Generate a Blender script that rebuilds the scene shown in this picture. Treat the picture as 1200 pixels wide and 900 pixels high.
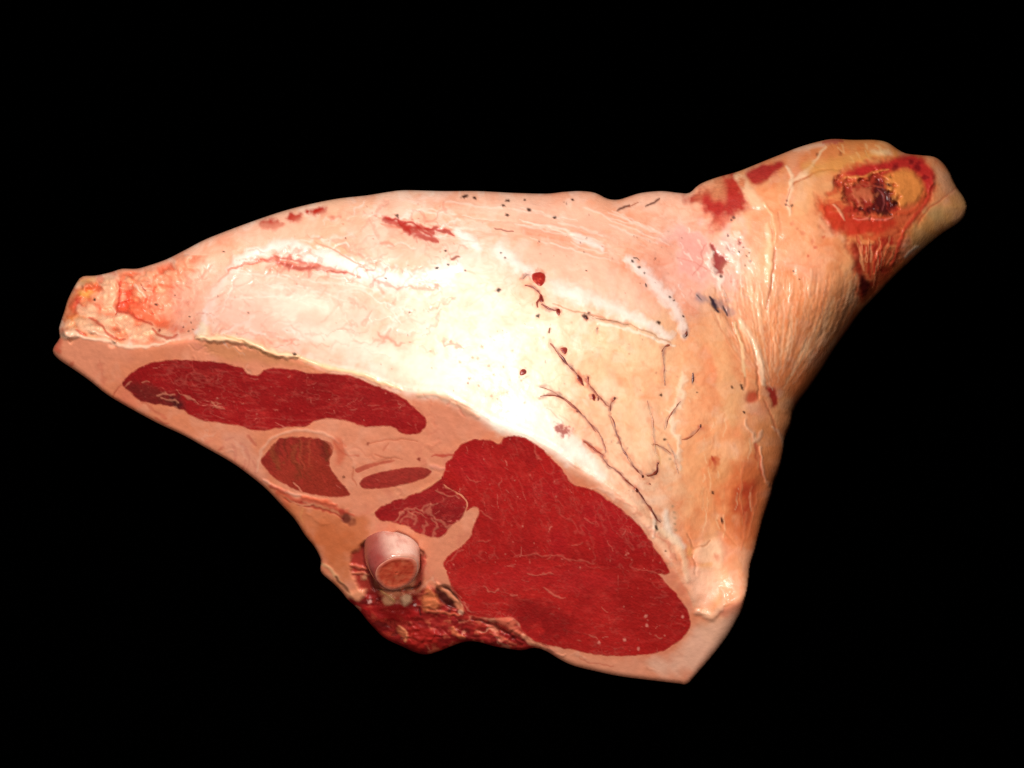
import bpy, math, random
import numpy as np
from mathutils import Vector

# ------------------------------------------------------------------ scene, camera, light, exposure
sc = bpy.context.scene
for o in list(bpy.data.objects):
    bpy.data.objects.remove(o)
COL = sc.collection

PITCH = math.radians(45.0)
DIST = 1.60                      # metres from the lens to the middle of the joint
K = 0.67 / 1200.0                # metres per unit of the working grid at that distance
RT = np.array([1.0, 0.0, 0.0])
UP = np.array([0.0, math.sin(PITCH), math.cos(PITCH)])
TC = np.array([0.0, -math.cos(PITCH), math.sin(PITCH)])      # from the joint towards the lens
CENTRE = np.array([0.0, 0.0, 0.12])
CAM = CENTRE + DIST * TC

cd = bpy.data.cameras.new('camera')
cam = bpy.data.objects.new('camera', cd); COL.objects.link(cam)
cam.location = CAM
cam.rotation_euler = (math.pi / 2 - PITCH, 0, 0)
cd.sensor_width = 36.0
cd.lens = 36.0 * DIST / 0.67
cd.clip_end = 100.0
cd.clip_start = 0.02
sc.camera = cam

w = bpy.data.worlds.new('World'); sc.world = w
w.use_nodes = True
w.node_tree.nodes['Background'].inputs[0].default_value = (0, 0, 0, 1)
w.node_tree.nodes['Background'].inputs[1].default_value = 0.0

sc.view_settings.view_transform = 'Standard'
sc.view_settings.look = 'None'
sc.view_settings.exposure = 0.0
sc.view_settings.gamma = 1.0
sc.view_settings.use_curve_mapping = False

def lamp(name, off, power, size, colour, aim=(0, 0, 0)):
    ld = bpy.data.lights.new(name, 'AREA')
    ld.shape = 'DISK'; ld.size = size; ld.energy = power; ld.color = colour
    o = bpy.data.objects.new(name, ld); COL.objects.link(o)
    p = CENTRE + RT * off[0] + UP * off[1] + TC * off[2]
    a = CENTRE + RT * aim[0] + UP * aim[1] + TC * aim[2]
    o.location = p
    o.rotation_euler = Vector(a - p).to_track_quat('-Z', 'Y').to_euler()
    return o

lamp('key_lamp', (-0.13, 0.54, 0.88), 12.4, 0.26, (1.0, 0.93, 0.87), aim=(-0.02, 0.03, 0.05))
lamp('fill_lamp', (-0.25, -0.22, 1.10), 5.0, 0.45, (1.0, 0.83, 0.72))

# ------------------------------------------------------------------ numeric helpers
def lin(r, g, b):
    c = np.array([r, g, b], float) / 255.0
    return np.where(c <= 0.04045, c / 12.92, ((c + 0.055) / 1.055) ** 2.4)

def world(x, y, h):
    """grid position (x right, y down) and height h towards the viewer -> world point"""
    x = np.asarray(x, float); y = np.asarray(y, float); h = np.asarray(h, float)
    d = (DIST - h * K) / DIST
    a = (x - 600.0) * K * d; b = -(y - 450.0) * K * d
    return (CAM[None, :] + a[..., None] * RT + b[..., None] * UP - (DIST - h * K)[..., None] * TC).reshape(x.shape + (3,))

def hash2(i, j, s):
    n = (i.astype(np.int64) * 374761393 + j.astype(np.int64) * 668265263 + s * 1274126177) & 0xffffffff
    n = ((n ^ (n >> 13)) * 1274126177) & 0xffffffff
    n = n ^ (n >> 16)
    return (n & 0xffffff) / float(0xffffff)

def vnoise(x, y, s=0):
    i = np.floor(x); j = np.floor(y); fx = x - i; fy = y - j
    fx = fx * fx * fx * (fx * (fx * 6 - 15) + 10); fy = fy * fy * fy * (fy * (fy * 6 - 15) + 10)
    a = hash2(i, j, s); b = hash2(i + 1, j, s); c = hash2(i, j + 1, s); d = hash2(i + 1, j + 1, s)
    return ((a * (1 - fx) + b * fx) * (1 - fy) + (c * (1 - fx) + d * fx) * fy) * 2 - 1

def fbm(x, y, s=0, octv=4, gain=0.5):
    t = 0; a = 1.0; n = 0
    for k in range(octv):
        cs, sn = math.cos(k * 0.9 + 0.4), math.sin(k * 0.9 + 0.4)
        t = t + a * vnoise((x * cs - y * sn) * 2 ** k + 31.7 * k, (x * sn + y * cs) * 2 ** k + 17.3 * k, s + k * 7)
        n += a; a *= gain
    return t / n

def sstep(a, b, x):
    t = np.clip((x - a) / (b - a), 0, 1)
    return t * t * (3 - 2 * t)

def spline(pts, closed=False, step=3.0):
    P = np.array(pts, float); n = len(P)
    if n < 3 and not closed:
        L = np.hypot(*(P[-1] - P[0])); m = max(2, int(L / step) + 1)
        t = np.linspace(0, 1, m)[:, None]
        return P[0] * (1 - t) + P[-1] * t
    out = []
    for i in range(n if closed else n - 1):
        if closed:
            p0, p1, p2, p3 = P[(i - 1) % n], P[i], P[(i + 1) % n], P[(i + 2) % n]
        else:
            p0, p1, p2, p3 = P[max(i - 1, 0)], P[i], P[i + 1], P[min(i + 2, n - 1)]
        m = max(1, int(np.hypot(*(p2 - p1)) / step))
        t = (np.arange(m) / m)[:, None]
        out.append(0.5 * (2 * p1 + (p2 - p0) * t + (2 * p0 - 5 * p1 + 4 * p2 - p3) * t ** 2 + (3 * p1 - p0 - 3 * p2 + p3) * t ** 3))
    if not closed:
        out.append(P[-1:])
    return np.vstack(out)

def inside(px, py, poly):
    r = np.zeros(px.shape, bool)
    x1, y1 = poly[-1]
    for x2, y2 in poly:
        if y1 != y2:
            c = ((y1 > py) != (y2 > py))
            r ^= c & (px < (x2 - x1) * (py - y1) / (y2 - y1) + x1)
        x1, y1 = x2, y2
    return r

def near(px, py, poly, closed=True):
    """distance to a polyline, nearest point and its parameter"""
    shp = px.shape; px = px.ravel(); py = py.ravel()
    D = np.full(px.shape, 1e18); QX = np.zeros_like(px); QY = np.zeros_like(px); T = np.zeros_like(px)
    n = len(poly)
    for i in range(n if closed else n - 1):
        ax, ay = poly[i]; bx, by = poly[(i + 1) % n]
        ex, ey = bx - ax, by - ay; L = ex * ex + ey * ey + 1e-12
        t = np.clip(((px - ax) * ex + (py - ay) * ey) / L, 0, 1)
        qx = ax + t * ex; qy = ay + t * ey
        d = (px - qx) ** 2 + (py - qy) ** 2
        m = d < D
        D[m] = d[m]; QX[m] = qx[m]; QY[m] = qy[m]; T[m] = i + t[m]
    return np.sqrt(D).reshape(shp), QX.reshape(shp), QY.reshape(shp), T.reshape(shp)

class Sheet:
    relief = 0.38
    """a relief: grid of heights H and own colours C over x, y"""
    def __init__(s, x0, y0, x1, y1, step):
        s.x0, s.y0, s.step = x0, y0, step
        s.nx = int((x1 - x0) / step) + 2; s.ny = int((y1 - y0) / step) + 2
        s.X, s.Y = np.meshgrid(x0 + np.arange(s.nx) * step, y0 + np.arange(s.ny) * step)
        s.H = np.zeros_like(s.X); s.C = np.ones(s.X.shape + (3,)); s.G = np.full(s.X.shape, 0.42)
    def win(s, ax, ay, bx, by):
        i0 = max(0, int((ax - s.x0) / s.step)); i1 = min(s.nx, int((bx - s.x0) / s.step) + 2)
        j0 = max(0, int((ay - s.y0) / s.step)); j1 = min(s.ny, int((by - s.y0) / s.step) + 2)
        return (slice(j0, j1), slice(i0, i1)) if i1 > i0 and j1 > j0 else None
    def sample(s, F, x, y):
        u = np.clip((np.asarray(x, float) - s.x0) / s.step, 0, s.nx - 1.001); v = np.clip((np.asarray(y, float) - s.y0) / s.step, 0, s.ny - 1.001)
        i = u.astype(int); j = v.astype(int); fu = u - i; fv = v - j
        if F.ndim == 3: fu = fu[..., None]; fv = fv[..., None]
        return (F[j, i] * (1 - fu) + F[j, i + 1] * fu) * (1 - fv) + (F[j + 1, i] * (1 - fu) + F[j + 1, i + 1] * fu) * fv
    def put(s, W, m, col=None, a=1.0, dh=0.0, gloss=None):
        if col is not None:
            k = (m * a)[..., None]; s.C[W] = s.C[W] * (1 - k) + lin(*col) * k
        if dh: s.H[W] += m * dh * s.relief
        if gloss is not None: s.G[W] = s.G[W] * (1 - m) + gloss * m
    def stroke(s, pts, wd, col=None, a=1.0, dh=0.0, soft=0.8, wob=0.3, taper=0.45, gloss=None, warp=2.0, seed=0):
        L = spline(pts, step=max(2.0, wd * 0.8)); n = len(L); pad = wd * 1.6 + 3 + warp
        t = np.linspace(0, 1, n)
        ww = wd * (1 - taper + taper * np.sqrt(np.clip(np.sin(np.pi * np.clip(t, 0.02, 0.98)), 0, 1)))
        M = {}
        W = s.win(L[:, 0].min() - pad, L[:, 1].min() - pad, L[:, 0].max() + pad, L[:, 1].max() + pad)
        if W is None: return
        X = s.X[W]; Y = s.Y[W]
        if warp:
            X, Y = X + warp * fbm(X / 9, Y / 9, 5 + seed, 2), Y + warp * fbm(X / 9, Y / 9, 55 + seed, 2)
        D = np.full(X.shape, 9.0)
        oy, ox = W[0].start, W[1].start
        for c in range(0, n - 1, 8):
            q = L[c:c + 9]
            V = s.win(q[:, 0].min() - pad, q[:, 1].min() - pad, q[:, 0].max() + pad, q[:, 1].max() + pad)
            if V is None: continue
            sl = (slice(V[0].start - oy, V[0].stop - oy), slice(V[1].start - ox, V[1].stop - ox))
            if sl[0].start < 0 or sl[1].start < 0: sl = (slice(max(sl[0].start, 0), sl[0].stop), slice(max(sl[1].start, 0), sl[1].stop))
            x = X[sl]; y = Y[sl]; d0 = D[sl]
            for i in range(len(q) - 1):
                ax, ay = q[i]; bx, by = q[i + 1]; ex, ey = bx - ax, by - ay
                tt = np.clip(((x - ax) * ex + (y - ay) * ey) / (ex * ex + ey * ey + 1e-9), 0, 1)
                wloc = ww[c + i] * (1 - tt) + ww[min(c + i + 1, n - 1)] * tt
                np.minimum(d0, np.hypot(x - ax - tt * ex, y - ay - tt * ey) / np.maximum(wloc * 0.5, 0.3), out=d0)
        if wob: D = D * (1 + wob * fbm(X / 5, Y / 5, 91 + seed, 2))
        m = 1 - sstep(1 - soft, 1 + soft * 0.5, D)
        s.put(W, m, col, a, dh, gloss)
    def blob(s, pts, col=None, a=1.0, soft=8.0, wob=0.4, dh=0.0, gloss=None, seed=0, scale=14.0):
        P = spline(pts, True, step=max(3.0, soft * 0.5)); pad = soft * 1.5 + 4
        W = s.win(P[:, 0].min() - pad, P[:, 1].min() - pad, P[:, 0].max() + pad, P[:, 1].max() + pad)
        if W is None: return
        X = s.X[W]; Y = s.Y[W]
        d = near(X, Y, P)[0] * np.where(inside(X, Y, P), 1, -1)
        d = d + wob * soft * fbm(X / scale, Y / scale, 13 + seed, 3)
        s.put(W, sstep(-soft * 0.6, soft * 0.6, d), col, a, dh, gloss)
    def spot(s, x, y, r, col, a=1.0, dh=0.0, el=1.0, ang=0.0, soft=0.5, gloss=None):
        W = s.win(x - 2.5 * r * el, y - 2.5 * r * el, x + 2.5 * r * el, y + 2.5 * r * el)
        if W is None: return
        dx = s.X[W] - x; dy = s.Y[W] - y; c, q = math.cos(ang), math.sin(ang)
        d = np.hypot((dx * c + dy * q) / el, -dx * q + dy * c) / r
        d = d * (1 + 0.35 * vnoise(s.X[W] / (r * 0.9) + x, s.Y[W] / (r * 0.9) + y, 3))
        s.put(W, 1 - sstep(1 - soft, 1 + soft, d), col, a, dh, gloss)

def ell(cx, cy, rx, ry, ang=0.0, n=14):
    a = np.linspace(0, 2 * np.pi, n, endpoint=False); c, s_ = math.cos(ang), math.sin(ang)
    return np.stack([cx + rx * np.cos(a) * c - ry * np.sin(a) * s_, cy + rx * np.cos(a) * s_ + ry * np.sin(a) * c], 1)

# ------------------------------------------------------------------ materials
def flesh_material(name, grain=260.0, grain_amt=0.10, bump=0.25, bump_scale=420.0, spec=0.45, coat=0.25, coat_rough=0.22, stretch=(1, 1, 1)):
    m = bpy.data.materials.new(name); m.use_nodes = True
    nt = m.node_tree; N = nt.nodes; Lk = nt.links
    b = N['Principled BSDF']
    at = N.new('ShaderNodeAttribute'); at.attribute_name = 'albedo'
    gl = N.new('ShaderNodeAttribute'); gl.attribute_name = 'wetness'
    tc = N.new('ShaderNodeTexCoord'); mp = N.new('ShaderNodeMapping'); mp.inputs['Scale'].default_value = stretch
    Lk.new(tc.outputs['Object'], mp.inputs['Vector'])
    n1 = N.new('ShaderNodeTexNoise'); n1.inputs['Scale'].default_value = grain; n1.inputs['Detail'].default_value = 4
    n2 = N.new('ShaderNodeTexNoise'); n2.inputs['Scale'].default_value = bump_scale; n2.inputs['Detail'].default_value = 5
    n3 = N.new('ShaderNodeTexNoise'); n3.inputs['Scale'].default_value = 70; n3.inputs['Detail'].default_value = 3
    for n in (n1, n2, n3): Lk.new(mp.outputs[0], n.inputs['Vector'])
    mr = N.new('ShaderNodeMapRange'); mr.inputs['From Min'].default_value = 0.25; mr.inputs['From Max'].default_value = 0.75
    mr.inputs['To Min'].default_value = 1 - grain_amt; mr.inputs['To Max'].default_value = 1 + grain_amt
    Lk.new(n1.outputs[0], mr.inputs['Value'])
    mx = N.new('ShaderNodeVectorMath'); mx.operation = 'SCALE'
    Lk.new(at.outputs['Color'], mx.inputs[0]); Lk.new(mr.outputs[0], mx.inputs['Scale'])
    Lk.new(mx.outputs[0], b.inputs['Base Color'])
    rr = N.new('ShaderNodeMath'); rr.operation = 'MULTIPLY_ADD'; rr.inputs[1].default_value = 0.35
    Lk.new(n3.outputs[0], rr.inputs[0]); sub = N.new('ShaderNodeMath'); sub.operation = 'SUBTRACT'; sub.inputs[1].default_value = 0.17
    Lk.new(gl.outputs['Fac'], sub.inputs[0]); Lk.new(sub.outputs[0], rr.inputs[2])
    Lk.new(rr.outputs[0], b.inputs['Roughness'])
    bp = N.new('ShaderNodeBump'); bp.inputs['Strength'].default_value = bump; bp.inputs['Distance'].default_value = 0.0008
    Lk.new(n2.outputs[0], bp.inputs['Height']); Lk.new(bp.outputs[0], b.inputs['Normal'])
    Lk.new(bp.outputs[0], b.inputs['Coat Normal'])
    b.inputs['Specular IOR Level'].default_value = spec
    b.inputs['Coat Weight'].default_value = coat; b.inputs['Coat Roughness'].default_value = coat_rough
    return m

M_FAT = flesh_material('fat', grain_amt=0.05, bump=0.22)
M_CUT = flesh_material('cut_fat', grain_amt=0.07, bump=0.13, spec=0.3, coat=0.2, coat_rough=0.2)
M_MEAT = flesh_material('red_muscle', grain=420, grain_amt=0.16, bump=0.35, bump_scale=600, spec=0.25, coat=0.10, coat_rough=0.25)
M_SKIN = flesh_material('shank_membrane', grain_amt=0.06, bump=0.22, spec=0.4, coat=0.25)
M_RAW = flesh_material('ragged_flesh', grain=380, grain_amt=0.06, bump=0.3, spec=0.3, coat=0.14)
M_BONE = flesh_material('bone', grain_amt=0.07, bump=0.2, spec=0.45, coat=0.35, coat_rough=0.16)
M_BLOOD = flesh_material('dried_blood', grain=600, grain_amt=0.2, bump=0.3, spec=0.4, coat=0.3)

# ------------------------------------------------------------------ the outline of the joint
OUT = [(62,413,16),(64,405,16),(70,396,16),(69,385,18),(75,366,20),(80,350,20),(90,331,22),(97,324,22),(112,323,24),(130,319,26),(143,315,28),(160,315,30),(175,311,30),
(195,304,32),(215,294,34),(240,281,36),(270,269,38),(300,258,40),(330,248,42),(360,240,42),(395,233,44),(430,229,44),(455,225,44),(475,223,44),(520,224,44),(560,224,44),(600,226,44),
(640,227,42),(660,225,42),(680,224,40),(697,226,38),(712,233,34),(725,234,34),(738,230,34),(752,226,34),(775,224,34),(795,226,34),(808,226,36),(820,216,40),(840,208,44),(865,201,48),
(890,191,52),(915,181,54),(935,173,54),(955,167,52),(975,163,50),(1000,164,46),(1025,164,42),(1040,167,40),(1052,175,38),(1062,180,36),(1080,182,34),(1095,184,32),(1105,191,32),
(1113,202,30),(1121,219,28),(1130,232,26),(1134,243,24),(1131,253,26),(1122,262,30),(1105,273,36),(1085,289,44),(1070,303,50),(1050,322,56),(1030,343,62),(1010,364,68),(995,385,72),
(980,406,76),(965,430,76),(950,452,74),(938,468,72),(931,482,70),(928,497,66),(922,512,62),(919,530,60),(915,548,58),(908,566,58),(905,580,58),(895,610,56),(886,645,52),(880,665,48),
(877,690,42),(871,712,34),(862,730,28),(853,745,24),(838,765,20),(820,786,16),(806,801,12),(796,801,11),(770,798,11),(730,793,11),(700,787,11),(672,780,11),(655,772,11),(640,763,11),
(626,759,12),(612,762,13),(595,760,13),(578,757,13),(560,752,13),(545,752,14),(530,757,15),(515,763,16),(500,767,16),(488,765,16),(470,757,16),(450,747,16),(433,730,15),(420,714,14),
(408,703,12),(400,693,11),(390,683,10),(376,670,9),(376,656,9),(368,640,11),(358,628,12),(345,608,12),(330,592,12),(312,573,12),(290,555,11),(270,541,10),(240,524,10),(215,510,10),
(185,496,10),(150,477,10),(125,462,10),(105,446,11),(85,432,12),(70,422,14)]
OUTL = spline([p[:2] for p in OUT], True, step=4.0)
_r = spline([(p[2], 0) for p in OUT], True, step=1e9)[:, 0]
# radius of the rolled edge for every outline sample
_idx = near(OUTL[:, 0], OUTL[:, 1], np.array([p[:2] for p in OUT], float))[3]
_rc = np.array([p[2] for p in OUT] + [OUT[0][2]], float)
OUTR = np.interp(_idx, np.arange(len(_rc)), _rc)
OUTR = OUTR * (0.55 + 0.35 * sstep(820, 930, OUTL[:, 0]))

RIM = [(66,396),(80,394),(95,392),(120,397),(145,404),(180,405),(196,399),(235,396),(258,396),(282,398),(302,406),(322,413),(346,418),(367,426),(392,432),(420,437),(442,446),(470,456),
(492,459),(515,461),(530,468),(555,481),(575,494),(590,502),(607,507),(632,517),(655,530),(670,545),(690,556),(715,573),(736,590),(752,608),(763,624),(777,646),(792,668),(800,682),
(809,699),(816,715),(833,723),(849,711),(862,706),(880,700)]
RIML = spline(RIM, step=4.0)
FACE = np.vstack([RIML, [(1000, 900), (0, 900), (0, 396)]])

def hface(x, y):
    dx = x - 560.0; dy = y - 500.0
    return 150 - 0.72 * (-0.41 * dx + 0.91 * dy) + 0.15 * (0.91 * dx + 0.41 * dy)

# ------------------------------------------------------------------ body relief
B = Sheet(54, 156, 1142, 808, 1.25)
X, Y = B.X, B.Y
IN0 = inside(X, Y, OUTL)
SD = np.full(X.shape, -5.0); QX = X.copy(); QY = Y.copy(); RR = np.full(X.shape, 20.0)
msk = IN0.copy()
for _ in range(3):
    m2 = msk.copy(); m2[1:] |= msk[:-1]; m2[:-1] |= msk[1:]; m2[:, 1:] |= msk[:, :-1]; m2[:, :-1] |= msk[:, 1:]; msk = m2
d, qx, qy, t = near(X[msk], Y[msk], OUTL)
SD[msk] = d; QX[msk] = qx; QY[msk] = qy
RR[msk] = np.interp(t, np.arange(len(OUTR) + 1), np.append(OUTR, OUTR[0]))
SD = np.where(IN0, SD, np.minimum(-SD, 0))
FC = inside(X, Y, FACE)
DR = np.full(X.shape, 999.0)
DR[msk] = near(X[msk], Y[msk], RIML, False)[0]

# smooth upper surface from control heights (thin-plate spline)
ctrl = [(x, y, float(hface(x, y))) for x, y in spline(RIM, step=26.0)]
ctrl += [(90,345,-52),(115,360,-40),(160,340,-40),(220,320,-30),(200,370,-26),(280,290,-18),(300,350,16),(380,250,-20),(400,310,32),(400,390,60),(480,240,-12),(470,300,44),(500,370,92),
(560,240,-8),(560,300,58),(590,380,112),(600,440,142),(640,250,-8),(650,310,60),(680,380,106),(700,460,128),(720,250,-18),(740,310,44),(770,380,78),(780,460,98),(790,560,128),(812,640,138),
(800,250,-34),(820,300,0),(850,360,22),(860,440,60),(870,540,84),(855,640,122),(900,260,-22),(905,320,0),(910,400,22),(900,480,44),(880,200,-60),(960,190,-80),(960,240,-34),(980,300,-14),
(970,360,-6),(1030,180,-100),(1040,230,-62),(1050,290,-50),(1100,210,-104),(1120,245,-112),(930,440,20),(858,696,146),(880,600,96),(1000,380,-30),(600,225,-22),(450,228,-30)]
ctrl = np.array(ctrl, float)
def tps_fit(c, lam=0.6):
    p = c[:, :2] / 100.0; n = len(p)
    r = np.hypot(p[:, None, 0] - p[None, :, 0], p[:, None, 1] - p[None, :, 1])
    A = np.zeros((n + 3, n + 3)); A[:n, :n] = r * r * np.log(r + 1e-9) + lam * 0.02 * np.eye(n)
    A[:n, n] = 1; A[:n, n + 1:] = p; A[n, :n] = 1; A[n + 1:, :n] = p.T
    return p, np.linalg.solve(A, np.append(c[:, 2], [0, 0, 0]))
TP, TW = tps_fit(ctrl)
def htop(x, y):
    x = x / 100.0; y = y / 100.0
    z = TW[len(TP)] + TW[len(TP) + 1] * x + TW[len(TP) + 2] * y
    for (a, b), wt in zip(TP, TW):
        r = np.hypot(x - a, y - b)
        z = z + wt * r * r * np.log(r + 1e-9)
    return z
def blur(F, n, it=3):
    for _ in range(it):
        for ax in (0, 1):
            c = np.cumsum(np.concatenate([np.repeat(np.take(F, [0], ax), n + 1, ax), F, np.repeat(np.take(F, [-1], ax), n, ax)], ax), ax)
            m = F.shape[ax]
            F = (np.take(c, range(2 * n + 1, 2 * n + 1 + m), ax) - np.take(c, range(0, m), ax)) / (2 * n + 1)
    return F
HF = hface(X, Y)
H0 = htop(X, Y)
k = sstep(0, 10, DR)
H0 = np.where(FC, HF, H0 * k + (HF * .5 + H0 * .5) * (1 - k))
g = np.exp(-(DR / 9.0) ** 2)
H0 = H0 * (1 - g) + blur(H0, 3) * g
HBASE = H0.copy()
s_ = np.sqrt(np.clip(1 - (1 - np.clip(SD / RR, 0, 1)) ** 2, 0, 1))
B.H = H0 - RR * (1 - s_)

# ------------------------------------------------------------------ colours and fine relief of the body
top = ~FC
wx = X + 14 * fbm(X / 45, Y / 45, 201, 3); wy = Y + 14 * fbm(X / 45, Y / 45, 202, 3)
C = B.C
def fill(mask, col):
    C[mask] = lin(*col)
TINT = [(90,350,240,166,116),(130,345,247,186,154),(180,350,244,168,138),(220,330,251,208,182),(280,280,249,198,168),(330,265,249,202,172),(300,320,251,212,190),(330,360,249,202,180),(270,360,249,206,182),
(400,260,249,204,170),(420,360,251,212,190),(440,410,252,218,198),(470,290,249,202,176),(480,240,250,208,180),(560,240,249,198,168),(540,280,250,204,182),(560,330,255,240,222),(540,380,255,242,216),(610,390,255,246,222),
(650,300,249,196,168),(700,330,247,192,162),(720,270,247,187,152),(780,260,249,202,176),(620,440,255,243,216),(570,430,255,246,230),(700,430,252,222,182),(740,440,249,208,164),(760,500,248,202,158),(720,500,248,202,160),(800,450,246,192,146),
(850,480,243,176,130),(820,560,243,184,132),(870,560,234,146,96),(840,620,239,166,112),(810,680,245,190,158),(850,690,242,174,134),(880,620,230,140,90),(850,400,238,160,118),(820,310,249,190,174),(870,300,247,202,170),
(900,380,243,180,134),(940,300,238,168,118),(960,380,237,166,114),(930,440,233,150,100),(900,220,241,174,124),(950,220,238,164,114),(1000,180,226,148,84),(1100,260,210,146,84),(980,400,222,134,84),(1110,210,234,168,122),(740,580,247,200,168),(690,540,249,206,182),(1040,300,214,130,76)]
num = np.zeros(X.shape + (3,)); den = np.zeros(X.shape)
for tx, ty, r_, g_, b_ in TINT:
    wt = np.exp(-((wx - tx) ** 2 + (wy - ty) ** 2) / (2 * 34.0 ** 2)) + 1e-7 / (1 + ((wx - tx) ** 2 + (wy - ty) ** 2) / 900)
    num += wt[..., None] * lin(r_, g_, b_) * (np.array([1, 1, 1]) if r_ > 253 else np.array([1, .89, .86]) if tx < 480 or ty < 330 else np.array([1, .95, .94] if tx < 845 else [1, .91, .82])); den += wt
C[:] = num / den[..., None]
# mottling: pinker and paler patches, fine threads of membrane
def tint(g, mul):
    C[:] = C * (1 - g[..., None] * (1 - np.array(mul)))
for sc_, amt, mul, sd in ((60, .8, (.98, .82, .76), 11), (26, .7, (.97, .80, .74), 12), (11, .5, (.96, .80, .72), 13), (5, .35, (.95, .82, .76), 14)):
    tint(sstep(.02, .55, fbm(wx / sc_, wy / sc_, sd, 3)) * amt, mul)
for sc_, sd in ((34, 15), (15, 16)):
    g = (sstep(.08, .5, fbm(wx / sc_, wy / sc_, sd, 3)) * (.45 - .3 * sstep(660, 760, X)))[..., None]
    C[:] = C * (1 - g) + (C * .4 + .6 * lin(255, 240, 226)) * g
th = 1 - np.abs(fbm(wx / 30, wy / 17, 17, 3)) * 7
tint(np.clip(th, 0, 1) * sstep(-.2, .4, fbm(X / 70, Y / 70, 18, 2)) * .6, (.96, .80, .72))
th = 1 - np.abs(fbm(wx / 14, wy / 9, 19, 3)) * 6
tint(np.clip(th, 0, 1) * sstep(0, .4, fbm(X / 50, Y / 50, 20, 2)) * .5, (.95, .78, .70))
# cut fat of the section
cf = np.ones(X.shape + (3,)) * lin(239, 153, 119)
g = sstep(-0.2, 0.6, fbm(wx / 60, wy / 60, 21, 3))[..., None] * 0.6
cf = cf * (1 - g) + lin(234, 138, 96) * g
g = sstep(0.0, 0.6, fbm(wx / 18, wy / 18, 22, 3))[..., None] * 0.4
cf = cf * (1 - g) + lin(245, 172, 142) * g
g = sstep(0.15, 0.6, fbm(wx / 22, wy / 22, 24, 3))[..., None] * 0.35
cf = cf * (1 - g) + lin(222, 124, 102) * g
fw = 1.5 + 7.0 * sstep(330, 420, X) * sstep(800, 740, X)
fb = (sstep(-1, 1, (np.where(FC, DR, -DR) - fw * .7 + (1.2 + .25 * fw) * fbm(X / 7, Y / 7, 5, 3)) / fw))[..., None]
B.C = C = C * (1 - fb) + cf * fb
B.G[:] = np.where(FC, 0.5, 0.42)
# broad unevenness
amp = np.where(FC, 0.9, 2.6) * sstep(0, 20, SD)
B.H += amp * fbm(X / 40, Y / 40, 31, 3) + np.where(FC, 0.35, 0.55) * sstep(0, 8, SD) * fbm(X / 9, Y / 9, 32, 3)

rnd = random.Random(7)
# --- left end: crumpled fat, red and yellow
B.relief = 0.85
W = B.win(60, 300, 260, 412)
xx, yy = B.X[W], B.Y[W]
lm = sstep(252, 190, xx + 0.2 * (yy - 360)) * (~FC[W]) * sstep(0, 10, SD[W]) * sstep(0, 12, DR[W])
rid = 1 - np.abs(fbm(xx / 20 + 0.4 * vnoise(xx / 11, yy / 11, 4), yy / 15, 41, 3)) * 2.4
rid2 = 1 - np.abs(fbm(xx / 8, yy / 7, 42, 2)) * 2.2
B.H[W] += lm * (4.2 * rid + 1.8 * rid2)
g = (lm * sstep(0.45, -0.5, rid) * 0.8)[..., None]
B.C[W] = B.C[W] * (1 - g) + lin(222, 96, 62) * g
g = (lm * sstep(0.0, .6, fbm(xx / 18, yy / 14, 43, 3)) * .5)[..., None]
B.C[W] = B.C[W] * (1 - g) + lin(238, 132, 92) * g
red = (236, 104, 70)
B.blob([(142,320),(160,318),(158,345),(172,360),(192,372),(206,388),(198,396),(180,384),(160,372),(140,364),(137,345)], (232,112,78), 0.8, 9, 0.6, dh=-4)
B.blob([(150,335),(158,345),(160,360),(145,366),(138,362),(140,350)], (214,66,44), 0.75, 7, 0.6, dh=-3)
B.blob([(165,330),(200,325),(215,345),(205,372),(180,362),(165,348)], (244,158,132), 0.6, 12, 0.6)
B.blob([(76,362),(84,345),(95,336),(106,350),(100,366),(88,380),(74,380)], (200,74,40), 0.8, 9, 0.9)
B.blob([(88,350),(97,352),(94,362),(86,362)], (176,40,44), 0.7, 5, 0.6)
B.blob([(92,330),(112,326),(110,340),(100,348),(90,344)], (236,178,92), 0.85, 7, 0.7)
B.blob([(78,372),(92,368),(100,378),(92,388),(78,390)], (228,150,84), 0.7, 7, 0.6)
for i in range(120):
    x0 = rnd.uniform(72, 225); y0 = rnd.uniform(316, 404)
    if rnd.random() < (x0 - 150) / 110: continue
    B.blob(ell(x0, y0, rnd.uniform(2.5, 9), rnd.uniform(2, 5), rnd.uniform(-.3, 1.2), 9), rnd.choice([(250,200,168),(232,124,88),(204,70,44),(246,176,132),(220,104,68),(252,210,180),(192,74,40)]), rnd.uniform(.25, .7), 4, .9, dh=rnd.uniform(-3, 4.5), scale=6, seed=i)
for cx, cy, rx, ry, an in ((99,381,14,7,0.5),(118,388,17,6,0.35),(122,378,10,9,0),(146,377,12,10,0.2),(163,391,12,8,0.3),(173,384,9,7,0),(128,345,9,20,0.1),(190,392,16,7,0.25),(84,391,10,5,-0.2),(107,366,9,8,0)):
    B.blob(ell(cx, cy, rx, ry, an), (248,206,176), 0.8, 6, 0.5, dh=5.5, seed=int(cx))
for p in ([(121,384),(128,392),(140,399),(146,396)],[(104,372),(112,376),(122,382)],[(138,366),(150,366),(162,374),(178,380)],[(178,385),(188,394),(200,397),(208,391)],[(90,386),(100,392)],[(140,330),(141,350),(136,368)]):
    B.stroke(p, 4, (190,64,42), 0.8, dh=-3.5, seed=int(p[0][0]))
B.stroke([(157,333),(163,339),(172,348)], 3.5, (250,214,196), 0.9, dh=3); B.stroke([(163,332),(170,340)], 1.8, (120,60,50), 0.8, dh=-1)
B.stroke([(205,333),(216,342)], 1.5, (190,120,100), 0.7); B.stroke([(199,345),(214,350)], 1.3, (170,110,96), 0.7)
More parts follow.
